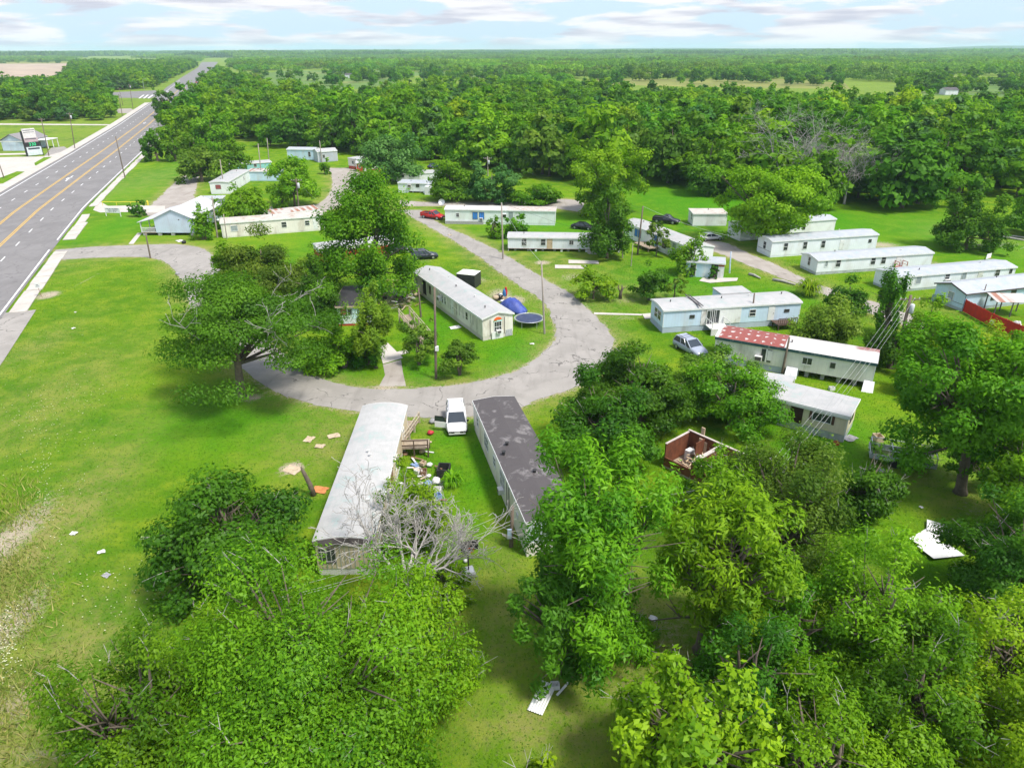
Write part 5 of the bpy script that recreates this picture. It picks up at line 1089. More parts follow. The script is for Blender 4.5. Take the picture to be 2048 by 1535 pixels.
# ------------------------------------------------------------------ vehicles
RUB = M('tyre_rubber', (.025, .025, .027), .85, .15, 6); RIM = M('wheel_rim', (.45, .46, .48), .35, .1, 6, metal=.7); CGL = M('car_glass', (.03, .04, .05), .08, .1, 1, spec=.7); LAMP = M('headlamp_lens', (.75, .77, .78), .15, .1, 4, spec=.6); TAIL = M('tail_lamp_lens', (.45, .02, .02), .2, .1, 4); BLK = M('black_plastic', (.03, .03, .032), .6, .1, 4)
def paint(name, c): return M('paint_'+name, c, .22, .04, .6, tuple(x*.8+.04 for x in c), .35, 0, 0, .55)
def car(label, cat, b, head, kind, col, ang=None, name=None, opendoor=False, loc=None):
    """x runs to the front; head = pixel of a ground point ahead of the car"""
    g = G(*b) if loc is None else Vector(loc)
    if ang is None: q = G(*head); ang = math.atan2(q.y-g.y, q.x-g.x)
    L, W, Ht = dict(van=(5.1,1.96,1.72), suv=(4.7,1.9,1.68), sedan=(4.8,1.84,1.42), pickup=(5.6,1.98,1.80))[kind]
    e = thing(name or {'van':'minivan','suv':'suv_car','sedan':'sedan_car','pickup':'pickup_truck'}[kind], label, cat, g, ang); hw = W/2; P = paint(col[0], col[1])
    bl = dict(van=.98, suv=1.0, sedan=.90, pickup=1.08)[kind]
    X = lambda f: -L/2+L*f
    hood = dict(van=(.80,1.0), suv=(.74,1.0), sedan=(.74,1.0), pickup=(.72,1.02))[kind]
    def ring(x, w, z0, z1): return [(x,-w*.88,z0),(x,-w,z0+.22),(x,-w,z1-.16),(x,-w*.90,z1),(x,-w*.5,z1+.025),(x,w*.5,z1+.025),(x,w*.90,z1),(x,w,z1-.16),(x,w,z0+.22),(x,w*.88,z0)]
    zl = .28 if kind != 'pickup' else .42
    nose = bl-.12
    st = [(0,.86,zl+.12,bl-.22),(.015,.95,zl+.05,bl-.08),(.06,1,zl,bl),(.35,1,zl,bl),(hood[0]-.04,1,zl,bl),(hood[0]+.06,.99,zl,bl-.03),(.93,.95,zl+.02,nose-.06),(.985,.85,zl+.06,nose-.16),(1,.74,zl+.12,nose-.28)]
    body = MB().loft([ring(X(f), hw*w, a, c) for f, w, a, c in st]).build('body', P, e, True)
    # greenhouse
    rk = dict(van=(.02,.06,.60,.80), suv=(.03,.10,.52,.72), sedan=(.13,.27,.53,.72), pickup=(.40,.44,.57,.73))[kind]
    x0, x1, x2, x3 = (X(f) for f in rk); wb, wt = hw*.93, hw*.76; zb, zt = bl-.02, Ht-.06
    MB().loft([[(x0,-wb,zb),(x1,-wt,zt),(x2,-wt,zt),(x3,-wb,zb)],[(x0,wb,zb),(x1,wt,zt),(x2,wt,zt),(x3,wb,zb)]]).build('windows', CGL, e)
    rf = MB(); w1 = wt+.02
    rf.loft([[(x1-.05,-w1,zt-.02),(x2+.03,-w1,zt-.02),(x2+.03,w1,zt-.02),(x1-.05,w1,zt-.02)],[(x1,-w1+.06,zt+.05),(x2-.03,-w1+.06,zt+.05),(x2-.03,w1-.06,zt+.05),(x1,w1-.06,zt+.05)]])
    for s in (-1, 1):
        for fa, fb in ((x0, x1), (x3, x2)): rf.bar((fa, s*(wb+.012), zb), (fb, s*(wt+.012), zt), .09)
        for k in ((.35, .68) if kind == 'van' else (.42, .74) if kind == 'suv' else (.5,)):
            xa = x0+(x3-x0)*k; rf.bar((xa, s*(wb+.012), zb), (x1+(x2-x1)*k, s*(wt+.012), zt), .08)
    ro = rf.build('roof', P, e)
    if kind in ('van', 'suv'):
        rr = MB()
        for s in (-1, 1): rr.bar((x1+.3, s*wt*.86, zt+.10), (x2-.2, s*wt*.86, zt+.09), .035)
        for xx in (x1+.7, x2-.7): rr.bar((xx, -wt*.86, zt+.10), (xx, wt*.86, zt+.085), .022)
        rr.build('roof_rack', RIM if kind == 'van' else BLK, ro)
    if kind == 'pickup':
        MB().box(X(.03), X(.385), -hw*.82, hw*.82, bl+.026, bl+.034).build('bed_floor', BLK, e)
        q = MB(); q.box(X(.02), X(.39), -hw*.98, -hw*.84, bl+.0, bl+.20); q.box(X(.02), X(.39), hw*.84, hw*.98, bl, bl+.20); q.box(X(.012), X(.03), -hw*.84, hw*.84, bl-.1, bl+.2); q.build('bed_rail', P, e)
    R0 = .34 if kind != 'pickup' else .40
    for fx in (.185, .80):
        for s in (-1, 1):
            y = s*(hw-.12); n = 16; x = X(fx)
            def circ(r, yy): return [(x+r*math.cos(2*math.pi*i/n), yy, R0+r*math.sin(2*math.pi*i/n)) for i in range(n)]
            t = MB().loft([circ(R0*.82, y-s*.1), circ(R0, y-s*.08), circ(R0, y+s*.105), circ(R0*.8, y+s*.13)])
            w = t.build('wheel', RUB, e); MB().loft([circ(R0*.62, y+s*.10), circ(R0*.60, y+s*.137), circ(.08, y+s*.15)]).build('rim', RIM, w)
    for s in (-1, 1):
        MB().box(X(.955), X(.99)+.0, s*hw*.56-.20, s*hw*.56+.20, nose-.34, nose-.17).build('headlight', LAMP, e)
        MB().box(X(0)-.01, X(.02), s*hw*.74-.12, s*hw*.74+.12, bl-.42, bl-.12).build('tail_light', TAIL, e)
        MB().bar((X(rk[3])-.25, s*hw*.95, bl+.04), (X(rk[3])-.28, s*(hw+.17), bl+.08), .12, .14).build('mirror', BLK, e)
    MB().box(X(.985), X(1)+.015, -.55, .55, nose-.42, nose-.30).build('grille', BLK, e)
    MB().box(X(1)-.02, X(1)+.02, -.26, .26, .42, .54).build('number_plate', TRIM, e)
    MB().box(X(.93), X(1)-.0, -hw*.8, hw*.8, zl+.02, zl+.14).box(X(0), X(.05), -hw*.86, hw*.86, zl+.02, zl+.14).build('bumper', BLK if kind != 'van' else P, e)
    if opendoor:
        s = -1; hx = X(.76); dd = Vector((-math.cos(1.25), s*math.sin(1.25), 0))
        h0 = Vector((hx, s*hw, 0)); q = MB(); n_ = Vector((-dd.y, dd.x, 0))*.05
        pts = [h0+Vector((0,0,.40)), h0+dd*1.15+Vector((0,0,.40)), h0+dd*1.15+Vector((0,0,1.0)), h0+Vector((0,0,1.0))]
        q.loft([[tuple(p-n_) for p in pts], [tuple(p+n_) for p in pts]]); dr = q.build('door', P, e)
        q = MB(); t0 = h0+dd*.30+Vector((0,0,1.55)); t1 = h0+dd*1.1+Vector((0,0,1.55)); q.bar(pts[3], t0, .06).bar(t0, t1, .06).bar(t1, pts[2], .06); q.build('window_frame', BLK, dr)
        MB().loft([[tuple(p) for p in (pts[3], pts[2], t1, t0)], [tuple(p+n_*.2) for p in (pts[3], pts[2], t1, t0)]]).build('window_glass', CGL, dr)
    return e
car('white minivan with roof rack and open front door on the grass', 'minivan', (913,848), (915,876), 'van', ('white', (.78,.78,.78)), opendoor=True)
car('bright red pickup truck beside the mint white trailer', 'pickup truck', (866,437), (890,440), 'pickup', ('red', (.50,.012,.012)))
car('dark glossy SUV parked by the lane at the large glossy oak', 'car', (849,517), (880,515), 'suv', ('blue_black', (.022,.028,.04)))
car('second dark SUV mostly hidden by the large glossy oak', 'car', (800,505), (840,503), 'suv', ('black', (.015,.016,.02)))
car('black pickup truck on the meadow grass', 'pickup truck', (1332,446), (1360,449), 'pickup', ('navy_black', (.018,.016,.03)))
car('silver sedan parked at the gravel road bend', 'car', (1421,480), (1450,478), 'sedan', ('silver', (.55,.56,.57)))
car('grey silver SUV nosing out between derelict trailers', 'car', (1380,703), (1408,718), 'suv', ('grey_silver', (.33,.37,.45)))
car('dark car half hidden under the dense dark elm', 'car', (1166,458), (1185,460), 'sedan', ('black', (.015,.016,.02)))
car('dark blue car at the edge of the wood by the back lane', 'car', (870,336), (885,334), 'sedan', ('dark_blue', (.02,.04,.09)))
for k, (s, o, kind, col, lb) in enumerate(((470,-4,'sedan',('wine',(.16,.02,.035)),'dark red car coming down the highway by the round tree'),(545,-4.5,'suv',('silver',(.55,.56,.57)),'silver car farther up the highway behind the dark red car'),(760,-10,'sedan',('black',(.015,.016,.02)),'dark car high up the highway hill'),(600,-20,'sedan',('white',(.78,.78,.78)),'white car turning at the side street'),(800,-2,'suv',('red',(.50,.012,.012)),'red car far up the highway hill'))):
    x, y, z = hp(s, o, .062); car(lb, 'car', None, None, kind, col, math.atan2(hd.y, hd.x)+(math.pi if o > -11 else 0), loc=(x, y, z))
# ------------------------------------------------------------------ poles, wires, signs
POLE = M('creosote_pole', (.17, .135, .105), .95, .25, 2, (.08, .065, .05), .6); POLEG = M('weathered_grey_pole', (.33, .29, .25), .95, .2, 2, (.18, .15, .12), .6); METAL = M('galvanised_metal', (.50, .52, .54), .4, .1, 3, metal=.5); TRAF = M('transformer_grey', (.55, .58, .60), .5, .1, 3)
TOPS = {}
def pole(key, label, b, t, arms=0, transformer=False, mat=POLE, rad=.15, name='utility_pole', cat='utility pole', lamp=None, group=None, arm_ang=0.0):
    g = G(*b); d = ray(*t); k = g.y/d.y; tz = max(2.0, min(14, H+d.z*k)); tx = d.x*k-g.x; tx = max(-1.2, min(1.2, tx))
    e = thing(name, label, cat, g, 0, group); TOPS[key] = (g+Vector((tx, 0, tz)))
    MB().tube([(0,0,-.2), (0,0,.02), (tx*.5, 0, tz*.5), (tx, 0, tz)], [rad*1.1, rad*1.1, rad*.95, rad*.75], 9).build('pole', mat, e, True)
    c, s = math.cos(arm_ang), math.sin(arm_ang)
    for i in range(arms):
        z = tz-.5-.9*i; q = MB().bar((tx-1.15*c, -1.15*s-.0, z), (tx+1.15*c, 1.15*s, z), .10, .12); q.bar((tx-.7*c, -.7*s, z), (tx, 0, z-.6), .05).bar((tx+.7*c, .7*s, z), (tx, 0, z-.6), .05)
        a = q.build('crossarm', mat, e); q = MB()
        for w in (-1.05, -.5, .5, 1.05): q.tube([(tx+w*c, w*s, z+.06), (tx+w*c, w*s, z+.24)], [.045, .03], 6)
        q.build('insulators', TRIM, a)
    if transformer: MB().tube([(tx+.36, -.15, tz-2.1), (tx+.36, -.15, tz-2.05), (tx+.36, -.15, tz-1.1), (tx+.36, -.15, tz-1.0)], [.18, .26, .26, .16], 12).build('transformer', TRAF, e, True)
    if lamp:
        z = tz-lamp; q = MB().tube([(tx*.9, 0, z), (tx*.9-.6, -.1, z+.15), (tx*.9-1.1, -.15, z+.1)], .035, 6); a = q.build('lamp_arm', METAL, e); MB().tube([(tx*.9-1.1,-.15,z+.12),(tx*.9-1.15,-.15,z-.1),(tx*.9-1.15,-.15,z-.22)], [.08,.22,.16], 10).build('lamp_head', TRIM, a)
    return e
hw_a = math.atan2(-hd.x, hd.y)
pole('a', 'leaning bare pole on the right-hand kerb of the highway', (250,355), (231,273), mat=POLE)
pole('b', 'crossarm pole beside the tall price sign', (98,312), (82,236), 1)
pole('c', 'crossarm pole with grey box past the price sign', (150,297), (141,225), 1, True)
pole('d', 'tall transformer pole on the verge before the side street', (266,217), (255,152), 2, True)
pole('e', 'slim pole left of the verge transformer pole', (245,232), (237,188), 1)
pole('f', 'pole standing behind the slim verge pole', (246,211), (238,176), 1)
pole('g', 'pole with double arm beside the far highway', (344,152), (336,124), 1, mat=POLEG)
pole('h', 'paired pole left of the far highway pole', (332,152), (327,125), 1, mat=POLEG)
pole('i', 'short leaning pole at the park entry before the gable house', (301,516), (291,466), mat=POLE, rad=.13)
pole('j', 'grey pole in front of the end-on white trailer', (449,383), (440,319), mat=POLEG)
pole('k', 'pale pole beside the rusty sheet roof trailer', (524,360), (516,287), mat=POLEG)
pole('l', 'transformer pole behind the rust striped trailer roof', (599,432), (592,356), 1, True)
pole('m', 'grey pole beside the gable house shrub', (435,475), (424,393), mat=POLEG)
pole('n', 'bent pole with white yard lamp at the cream trailer end', (454,478), (447,428), mat=POLEG, rad=.1, lamp=1.0)
pole('o', 'tall grey pole standing before the two long trailers', (1006,518), (1003,405), mat=POLEG)
pole('p', 'short pole behind the mint white trailer', (1003,409), (1002,388), mat=POLEG)
pole('q', 'pole with white conduit beside the trampoline', (1089,667), (1083,525), mat=POLEG, rad=.12)
pole('r', 'tall brown pole by the crape myrtles with a white meter', (872,757), (869,574), mat=POLE, rad=.14)
pole('s', 'dark pole in front of the junk pile', (842,634), (837,576), mat=POLE, rad=.12)
pole('t', 'dark leaning pole by the blue door trailer deck', (1275,509), (1286,412), mat=POLE)
pole('u', 'bent meter post on the lot by the blue door trailer', (1262,532), (1266,486), mat=POLEG, rad=.07)
pole('v', 'thin grey post at the right end of the long white trailer', (1245,516), (1246,462), mat=POLEG, rad=.1)
pole('w', 'blue and white service post beside the ruined shed', (1459,546), (1462,503), mat=M('blue_white_post', (.45,.55,.68), .6, .3, 4), rad=.12)
pole('x', 'dark pole in front of the sky blue trailer', (1502,652), (1509,586), mat=POLE, rad=.12)
pole('y', 'brown pole in front of the red stained roof', (1564,748), (1579,674), mat=POLE, rad=.13)
pole('z', 'big transformer pole in the thicket carrying the wire bundle', (1792,720), (1822,590), 1, True, rad=.2)
pole('A', 'dark service pole by the pale blue trailer', (1958,618), (1973,568), mat=POLE, rad=.08)
pole('B', 'pole with meter box against the dark roofed trailer', (1022,1092), (1025,1012), mat=POLE, rad=.15)
pole('C', 'pole hidden in the elm where the wire bundle ends', (1548,1075), (1553,935), 1, mat=POLE, rad=.16)
pole('D', 'pole among the trees at the upper loop', (644,325), (639,281), mat=POLEG); pole('E', 'thin pale pole at the loop drive by the red shed', (728,352), (727,310), mat=POLEG)
pole('F', 'transformer pole at the edge of the wood above the back lane', (918,318), (918,277), 1, True, POLEG); pole('G_', 'transformer pole in the grey green tree on the back lane', (976,352), (975,313), 1, True, POLEG)
pole('H_', 'pole by the brush pile at the edge of the wood', (538,320), (534,276), mat=POLEG); pole('I_', 'dark stub pole at the left frame edge across the highway', (8,356), (-1,329), mat=POLE)
pole('J_', 'pole in the tree belt left of the field path', (103,215), (94,158), 1, mat=POLEG)
pole('K_', 'black pole behind the gable house roof', (412,440), (406,392), mat=POLE, rad=.1)
MB().box(-.25, .05, -.3, -.16, .9, 1.7).build('meter_box', M('blue_grey_box', (.35,.45,.58), .5), [o for o in C.objects if o.get('label', '').startswith('pole with meter box')][0])
MB().box(.1, .45, -.25, .1, 3.4, 3.9).build('meter', TRIM, [o for o in C.objects if o.get('label', '').startswith('tall brown pole')][0])
WIRE = M('pale_aluminium_wire', (.46, .47, .48), .5, .05, 2); WIRED = M('dark_wire', (.06, .06, .06), .7, .05, 2)
def wire(a, b, sag, label, mat=WIRED, rad=.016, dz=0, dx=0, group='overhead wires'):
    a = (TOPS[a] if isinstance(a, str) else Vector(a))+Vector((dx, 0, dz)); b = (TOPS[b] if isinstance(b, str) else Vector(b))+Vector((dx, 0, dz)); n = 14
    o = MB().tube([a.lerp(b, i/n)-Vector((0,0,sag*4*(i/n)*(1-i/n))) for i in range(n+1)], rad, 4, cap=False).build('overhead_wire', mat)
    tag(o, label, 'wire', group)
for i, dx in enumerate((-1.05, -.5, .0, .5)): wire('z', 'C', .9, 'pale wire of the bundle from the transformer pole over the cream trailer', WIRE, .010, -.4-.15*(i == 2), dx, 'pale wire bundle')
p0 = TOPS['B']; endw = G(560, 1175, 3.4)
for dz in (-.3, -1.2, -1.5): wire(p0+Vector((0,0,dz)), endw+Vector((0,0,dz*.6)), .5, 'pale wire from the meter pole across the bare dead tree', WIRE, .010, group='pale wires at the dead tree')
for dz in (-.4, -1.1): wire(p0+Vector((0,0,dz)), TOPS['C']+Vector((0,0,dz)), .6, 'pale wire from the meter pole into the tall pecan', WIRE, .010, group='pale wires at the pecan')
wire('b', 'c', .8, 'dark wire between the price sign pole and the next crossarm pole'); wire('c', 'e', 1.2, 'dark wire along the highway verge towards the slim pole'); wire('c', 'J_', 1.4, 'dark wire from the crossarm pole into the tree belt')
for dz in (-.4, -1.3): wire('F', 't', 1.6, 'dark wire slanting from the wood down to the leaning pole', dz=dz, group='dark wires over the back lane')
wire('j', 'k', .7, 'dark wire between the grey and pale poles of the gravel track'); wire('k', 'D', .9, 'dark wire from the pale pole to the upper loop pole'); wire('l', 'k', .8, 'dark wire from the transformer pole to the pale pole')
wire('l', G(632,398,2.5), .5, 'thin service wire dropping from the transformer pole', WIRE); wire('o', 'u', .5, 'thin service wire from the tall grey pole to the meter post'); wire('E', G(790,385,2.9), .6, 'service wire from the loop drive pole', WIRE)
wire('q', 'o', .8, 'thin wire between the conduit pole and the tall grey pole', WIRE); wire('r', G(944,640,2.8), .4, 'thin service wire from the tall brown pole to the gabled trailer', WIRE)
wire('t', G(1500,478,3), .8, 'service wire from the leaning pole to the hidden trailer', WIRE)
# signs
def textmesh(s, size, par, mat, loc, rot, ext=.004):
    c = bpy.data.curves.new('t', 'FONT'); c.body = s; c.size = size; c.align_x = 'CENTER'; c.align_y = 'CENTER'; c.extrude = ext
    o = bpy.data.objects.new('t', c); C.objects.link(o); dg = bpy.context.evaluated_depsgraph_get(); me = bpy.data.meshes.new_from_object(o.evaluated_get(dg)); bpy.data.objects.remove(o)
    q = bpy.data.objects.new('lettering', me); C.objects.link(q); me.materials.clear(); me.materials.append(mat); q.parent = par; q.location = loc; q.rotation_euler = rot
    return q
INK = M('dark_lettering', (.05, .06, .08), .7, .1, 2)
g = G(213,432); g2 = G(242,433); ang = math.atan2(g2.y-g.y, g2.x-g.x); wl_ = (g2-g).length
sg = thing('sign_board', 'white park name board on two posts beside the highway', 'sign', g, ang); hs = up(417, 213, 434)
MB().box(.08, wl_-.08, -.03, .03, .75, hs).build('board', TRIM, sg); MB().box(-.06, .06, -.06, .06, 0, hs+.05).box(wl_-.06, wl_+.06, -.06, .06, 0, hs+.05).build('posts', TRIM, sg)
q = MB()
for z, h_, x0, x1 in ((.78, .15, .08, .92), (.50, .13, .20, .84), (.25, .09, .24, .76)):
    x = x0*wl_
    while x < x1*wl_:
        w_ = R.uniform(.10, .20); q.box(x, min(x+w_, x1*wl_), -.04, -.031, .75+(hs-.75)*(z-h_/2), .75+(hs-.75)*(z+h_/2)); x += w_+R.choice([.05, .05, .16])
q.build('lettering', INK, sg)
# tall price sign
g = G(57,313); ang = math.atan2(hd.y, hd.x)-1.1; hs = min(11, up(258, 57, 313)); g2 = G(77,309)
sg = thing('price_sign', 'tall roadside sign with white panels and green digits', 'sign', g, math.atan2(g2.y-g.y, g2.x-g.x)*0.6); W_ = 4.6
MB().box(-.5, -.05, -.3, .3, 0, hs*.93).box(W_, W_+.2, -.2, .2, 0, hs*.5).build('pillar', BLK, sg)
MB().box(0, W_-.6, -.2, .2, hs*.66, hs).build('top_panel', M('grey_white_panel', (.66,.64,.62), .5), sg); MB().box(0, W_-.3, -.2, .2, hs*.51, hs*.655).build('middle_panel', M('pinkish_panel', (.45,.36,.38), .5), sg)
MB().box(0, W_-.2, -.2, .2, hs*.34, hs*.505).build('digit_panel', BLK, sg); MB().box(0, W_, -.2, .2, hs*.03, hs*.335).build('lower_panel', M('pale_panel', (.62,.70,.72), .5), sg)
em = bpy.data.materials.new('green_led'); em.use_nodes = True; bb = em.node_tree.nodes['Principled BSDF']; bb.inputs['Base Color'].default_value = (.02,.4,.15,1); bb.inputs['Emission Color'].default_value = (.05,.85,.35,1); bb.inputs['Emission Strength'].default_value = .4
textmesh('330', 1.5, sg, em, (W_*.47, -.22, hs*.425), (math.pi/2, 0, 0)); MB().box(.3, W_-.8, -.23, -.205, hs*.615, hs*.64).box(.3, W_-1, -.23, -.205, hs*.86, hs*.875).box(.3, W_-.8, -.23, -.205, hs*.93, hs*.95).build('lettering_band', INK, sg); MB().box(.5, W_-.5, -.23, -.205, hs*.24, hs*.30).build('lettering_band', INK, sg)
g = G(83,593); sg = thing('road_sign', 'small white square sign on a rusty post by the sidewalk end', 'sign', g, .3); hs = up(567, 83, 593, 78)
MB().tube([(0,0,0),(-.12,0,hs)], .035, 6).build('post', M('rusty_post', (.28,.15,.10), .8), sg); MB().box(-.5, .28, -.06, -.04, hs-.65, hs+.15).build('plate', TRIM, sg); MB().box(-.35, .12, -.075, -.062, hs-.42, hs-.34).box(-.28, .05, -.075, -.062, hs-.2, hs-.12).build('lettering_band', INK, sg)
YP = M('yellow_pipe', (.72,.60,.06), .6, .1, 3); g = G(205,411); g2 = G(292,411); d = g2-g; sg = thing('pipe_barrier', 'low yellow pipe barrier between the entry walk and the lawn', 'barrier', g, math.atan2(d.y, d.x)); L = d.length
q = MB().tube([(0,0,.85),(L,0,.85)], .06, 8); [q.tube([(x,0,0),(x,0,.85)], .05, 6) for x in (.1, L*.33, L*.66, L-.1)]; q.build('rail', YP, sg)
g = G(296,410); tag(MB().tube([(g.x,g.y,0),(g.x,g.y,1.05)], .2, 10).build('bollard', YP), 'stout yellow bollard at the end of the pipe barrier', 'bollard')
g = G(289,181); sg = thing('street_lamp', 'street lamp with curved arm at the far side street', 'street lamp', g); MB().tube([(0,0,0),(0,0,7),(.6,0,9),(2.8,0,9.8)], [.16,.12,.1,.07], 8).build('post', METAL, sg); MB().box(2.6,3.6,-.2,.2,9.7,9.9).build('lamp_head', METAL, sg)
# ------------------------------------------------------------------ yard things
def hoop(label, b, hgt, ang, board):
    e = thing('basketball_hoop', label, 'basketball hoop', G(*b), ang); MB().loft([[(-.45,-.35,0),(.45,-.35,0),(.45,.55,0),(-.45,.55,0)],[(-.35,-.25,.22),(.35,-.25,.22),(.35,.45,.22),(-.35,.45,.22)]]).build('base', METAL, e); MB().tube([(0,.1,.2),(0,.1,hgt-.3),(0,-.35,hgt)], .05, 8).build('pole', BLK, e)
    MB().box(-.6,.6,-.42,-.38,hgt-.35,hgt+.45).build('backboard', board, e); n = 14; MB().tube([(.23*math.cos(2*math.pi*i/n), -.66+.23*math.sin(2*math.pi*i/n), hgt-.15) for i in range(n+1)], .018, 5).build('rim', M('orange_rim', (.6,.12,.03), .5), e)
hoop('portable black basketball hoop on the grass right of the dead tree', (938,1145), 2.6, .3, BLK); hoop('basketball hoop behind the longest white trailer', (1962,548), 3.0, .5, TRIM)
MB_ = MB().blob((0,0,0), .16, 8, jit=0); g = G(931,1124); o = MB_.build('ball', TRIM, smooth=True); o.location = (g.x, g.y, .16); tag(o, 'white ball lying left of the portable basketball hoop', 'ball')
g = G(1058,648); e = thing('trampoline', 'round dark blue trampoline at the gabled end of the long trailer', 'trampoline', g); n = 28; r_ = 1.95
MB().disc((0,0), r_*.9, .86, n).build('mat', M('trampoline_mat', (.045,.06,.12), .7, .15, 1, (.09,.11,.18), .6), e); MB().tube([(r_*math.cos(2*math.pi*i/n), r_*math.sin(2*math.pi*i/n), .88) for i in range(n+1)], .045, 6).build('ring', METAL, e)
q = MB(); [q.bar((r_*.9*math.cos(2*math.pi*i/56), r_*.9*math.sin(2*math.pi*i/56), .865), (r_*math.cos(2*math.pi*i/56), r_*math.sin(2*math.pi*i/56), .88), .03) for i in range(56)]; q.build('springs', TRIM, e)
for i in range(6): a = 2*math.pi*i/6; MB().tube([(r_*math.cos(a), r_*math.sin(a), 0), (r_*math.cos(a), r_*math.sin(a), .86)], .03, 6).build('leg', METAL, e)
g = G(1026,622); q = MB(); rings = []
for i in range(9):
    t = i/8; x = -1.9+3.8*t; hh_ = 1.9*math.sin(math.pi*min(1, .12+t*.86))**.7; rings.append([(x+R.uniform(-.05,.05), 1.3*math.cos(a)*(.7+.3*math.sin(math.pi*t))+R.uniform(-.08,.08), max(0, hh_*math.sin(a))*(1+R.uniform(-.06,.06))) for a in [math.pi*j/10 for j in range(11)]])
o = q.loft(rings).build('tarp_tent', M('blue_tarp', (.05,.08,.32), .5, .3, 1.2, (.12,.17,.50), .7, bmp=.4), smooth=True); o.location = g; o.rotation_euler = (0,0,-.5); tag(o, 'collapsed blue tarp tent behind the trampoline', 'tent')
g = G(1010,596); e = thing('wrapped_bundle', 'upright slim red and blue wrapped bundle by the scrap pile', 'bundle', g)
MB().loft([[(rr*math.cos(a)-.08, rr*math.sin(a), z) for a in [2*math.pi*j/10 for j in range(10)]] for z, rr in ((0,.14),(.2,.22),(.7,.3),(1.15,.24),(1.4,.1))]).build('blue_cloth', M('blue_cloth', (.04,.16,.36), .8, .15, 3), e, True); MB().loft([[(.14+rr*math.cos(a), .05+rr*math.sin(a), z) for a in [2*math.pi*j/10 for j in range(10)]] for z, rr in ((.3,.12),(.7,.22),(1.2,.22),(1.45,.14),(1.5,.17),(1.66,.12))]).build('red_cloth', M('red_cloth', (.50,.03,.04), .8, .15, 3), e, True)
g = G(938,572); e = thing('canopy', 'white canopy with black side curtain beside the gabled trailer', 'canopy', g, -.35); MB().loft([[(-1.5,-1.3,2.2),(1.5,-1.3,2.2),(1.5,1.3,2.2),(-1.5,1.3,2.2)],[(-.4,-.3,2.55),(.4,-.3,2.55),(.4,.3,2.55),(-.4,.3,2.55)]]).build('top', TRIM, e); q = MB(); [q.box(x-.03,x+.03,y-.03,y+.03,0,2.19) for x in (-1.45,1.45) for y in (-1.25,1.25)]; q.build('posts', BLK, e); MB().box(-1.4,1.4,-1.29,-1.24,.2,2.15).box(1.44,1.49,-1.2,1.2,.2,2.15).build('curtain', M('black_curtain', (.03,.033,.036), .4, .3, 2), e)
# ramps and decks
def ramp_walk(label, A, B, w, z0, z1, mat, name='wooden_ramp'):
    a, b = G(*A), G(*B); d = b-a; L = d.length; e = thing(name, label, 'ramp', a, math.atan2(d.y, d.x)); n = max(4, int(L/.24)); q = MB()
    for i in range(n): x = L*i/n; z = z0+(z1-z0)*(i+.5)/n; q.box(x, x+L/n-.02, 0, w, z-.05, z)
    q.build('boards', mat, e); q = MB()
    for y in (0, w):
        m_ = max(3, int(L/1.5))
        for i in range(m_+1): x = L*i/m_; z = z0+(z1-z0)*i/m_; q.box(x-.05, x+.05, y-.05 if y else y-.12, y+.12 if y else y+.05, 0, z+1.0)
        yy = y-.08 if y == 0 else y+.08
        for dz in (.55, .98): q.bar((0, yy, z0+dz), (L, yy, z1+dz), .06, .10)
    q.build('railing', PALEW, e)
    return e
ramp_walk('weathered wheelchair ramp between the hut and the gabled trailer', (800,645), (846,690), 1.4, 1.0, .15, WOOD)
ramp_walk('grey deck ramp along the arched white trailer', (808,905), (838,845), 1.25, .95, .2, WOOD)
g = G(800,915); e = thing('wooden_deck', 'dark wooden landing against the arched trailer wall', 'deck', g, .05); MB().box(0,2.6,0,1.6,.85,.95).build('boards', WOOD, e); q = MB(); [q.box(x,x+.1,y,y+.1,0,.849) for x in (0,1.25,2.5) for y in (0,1.5)]; q.box(0,2.6,-.08,-.01,1.7,1.8).box(0,2.6,-.08,-.01,1.2,1.3); [q.box(x,x+.1,-.1,-.01,0,1.699) for x in (.01,1.25,2.48)]; q.build('railing', M('dark_wood_rail', (.10,.07,.05), .8), e)
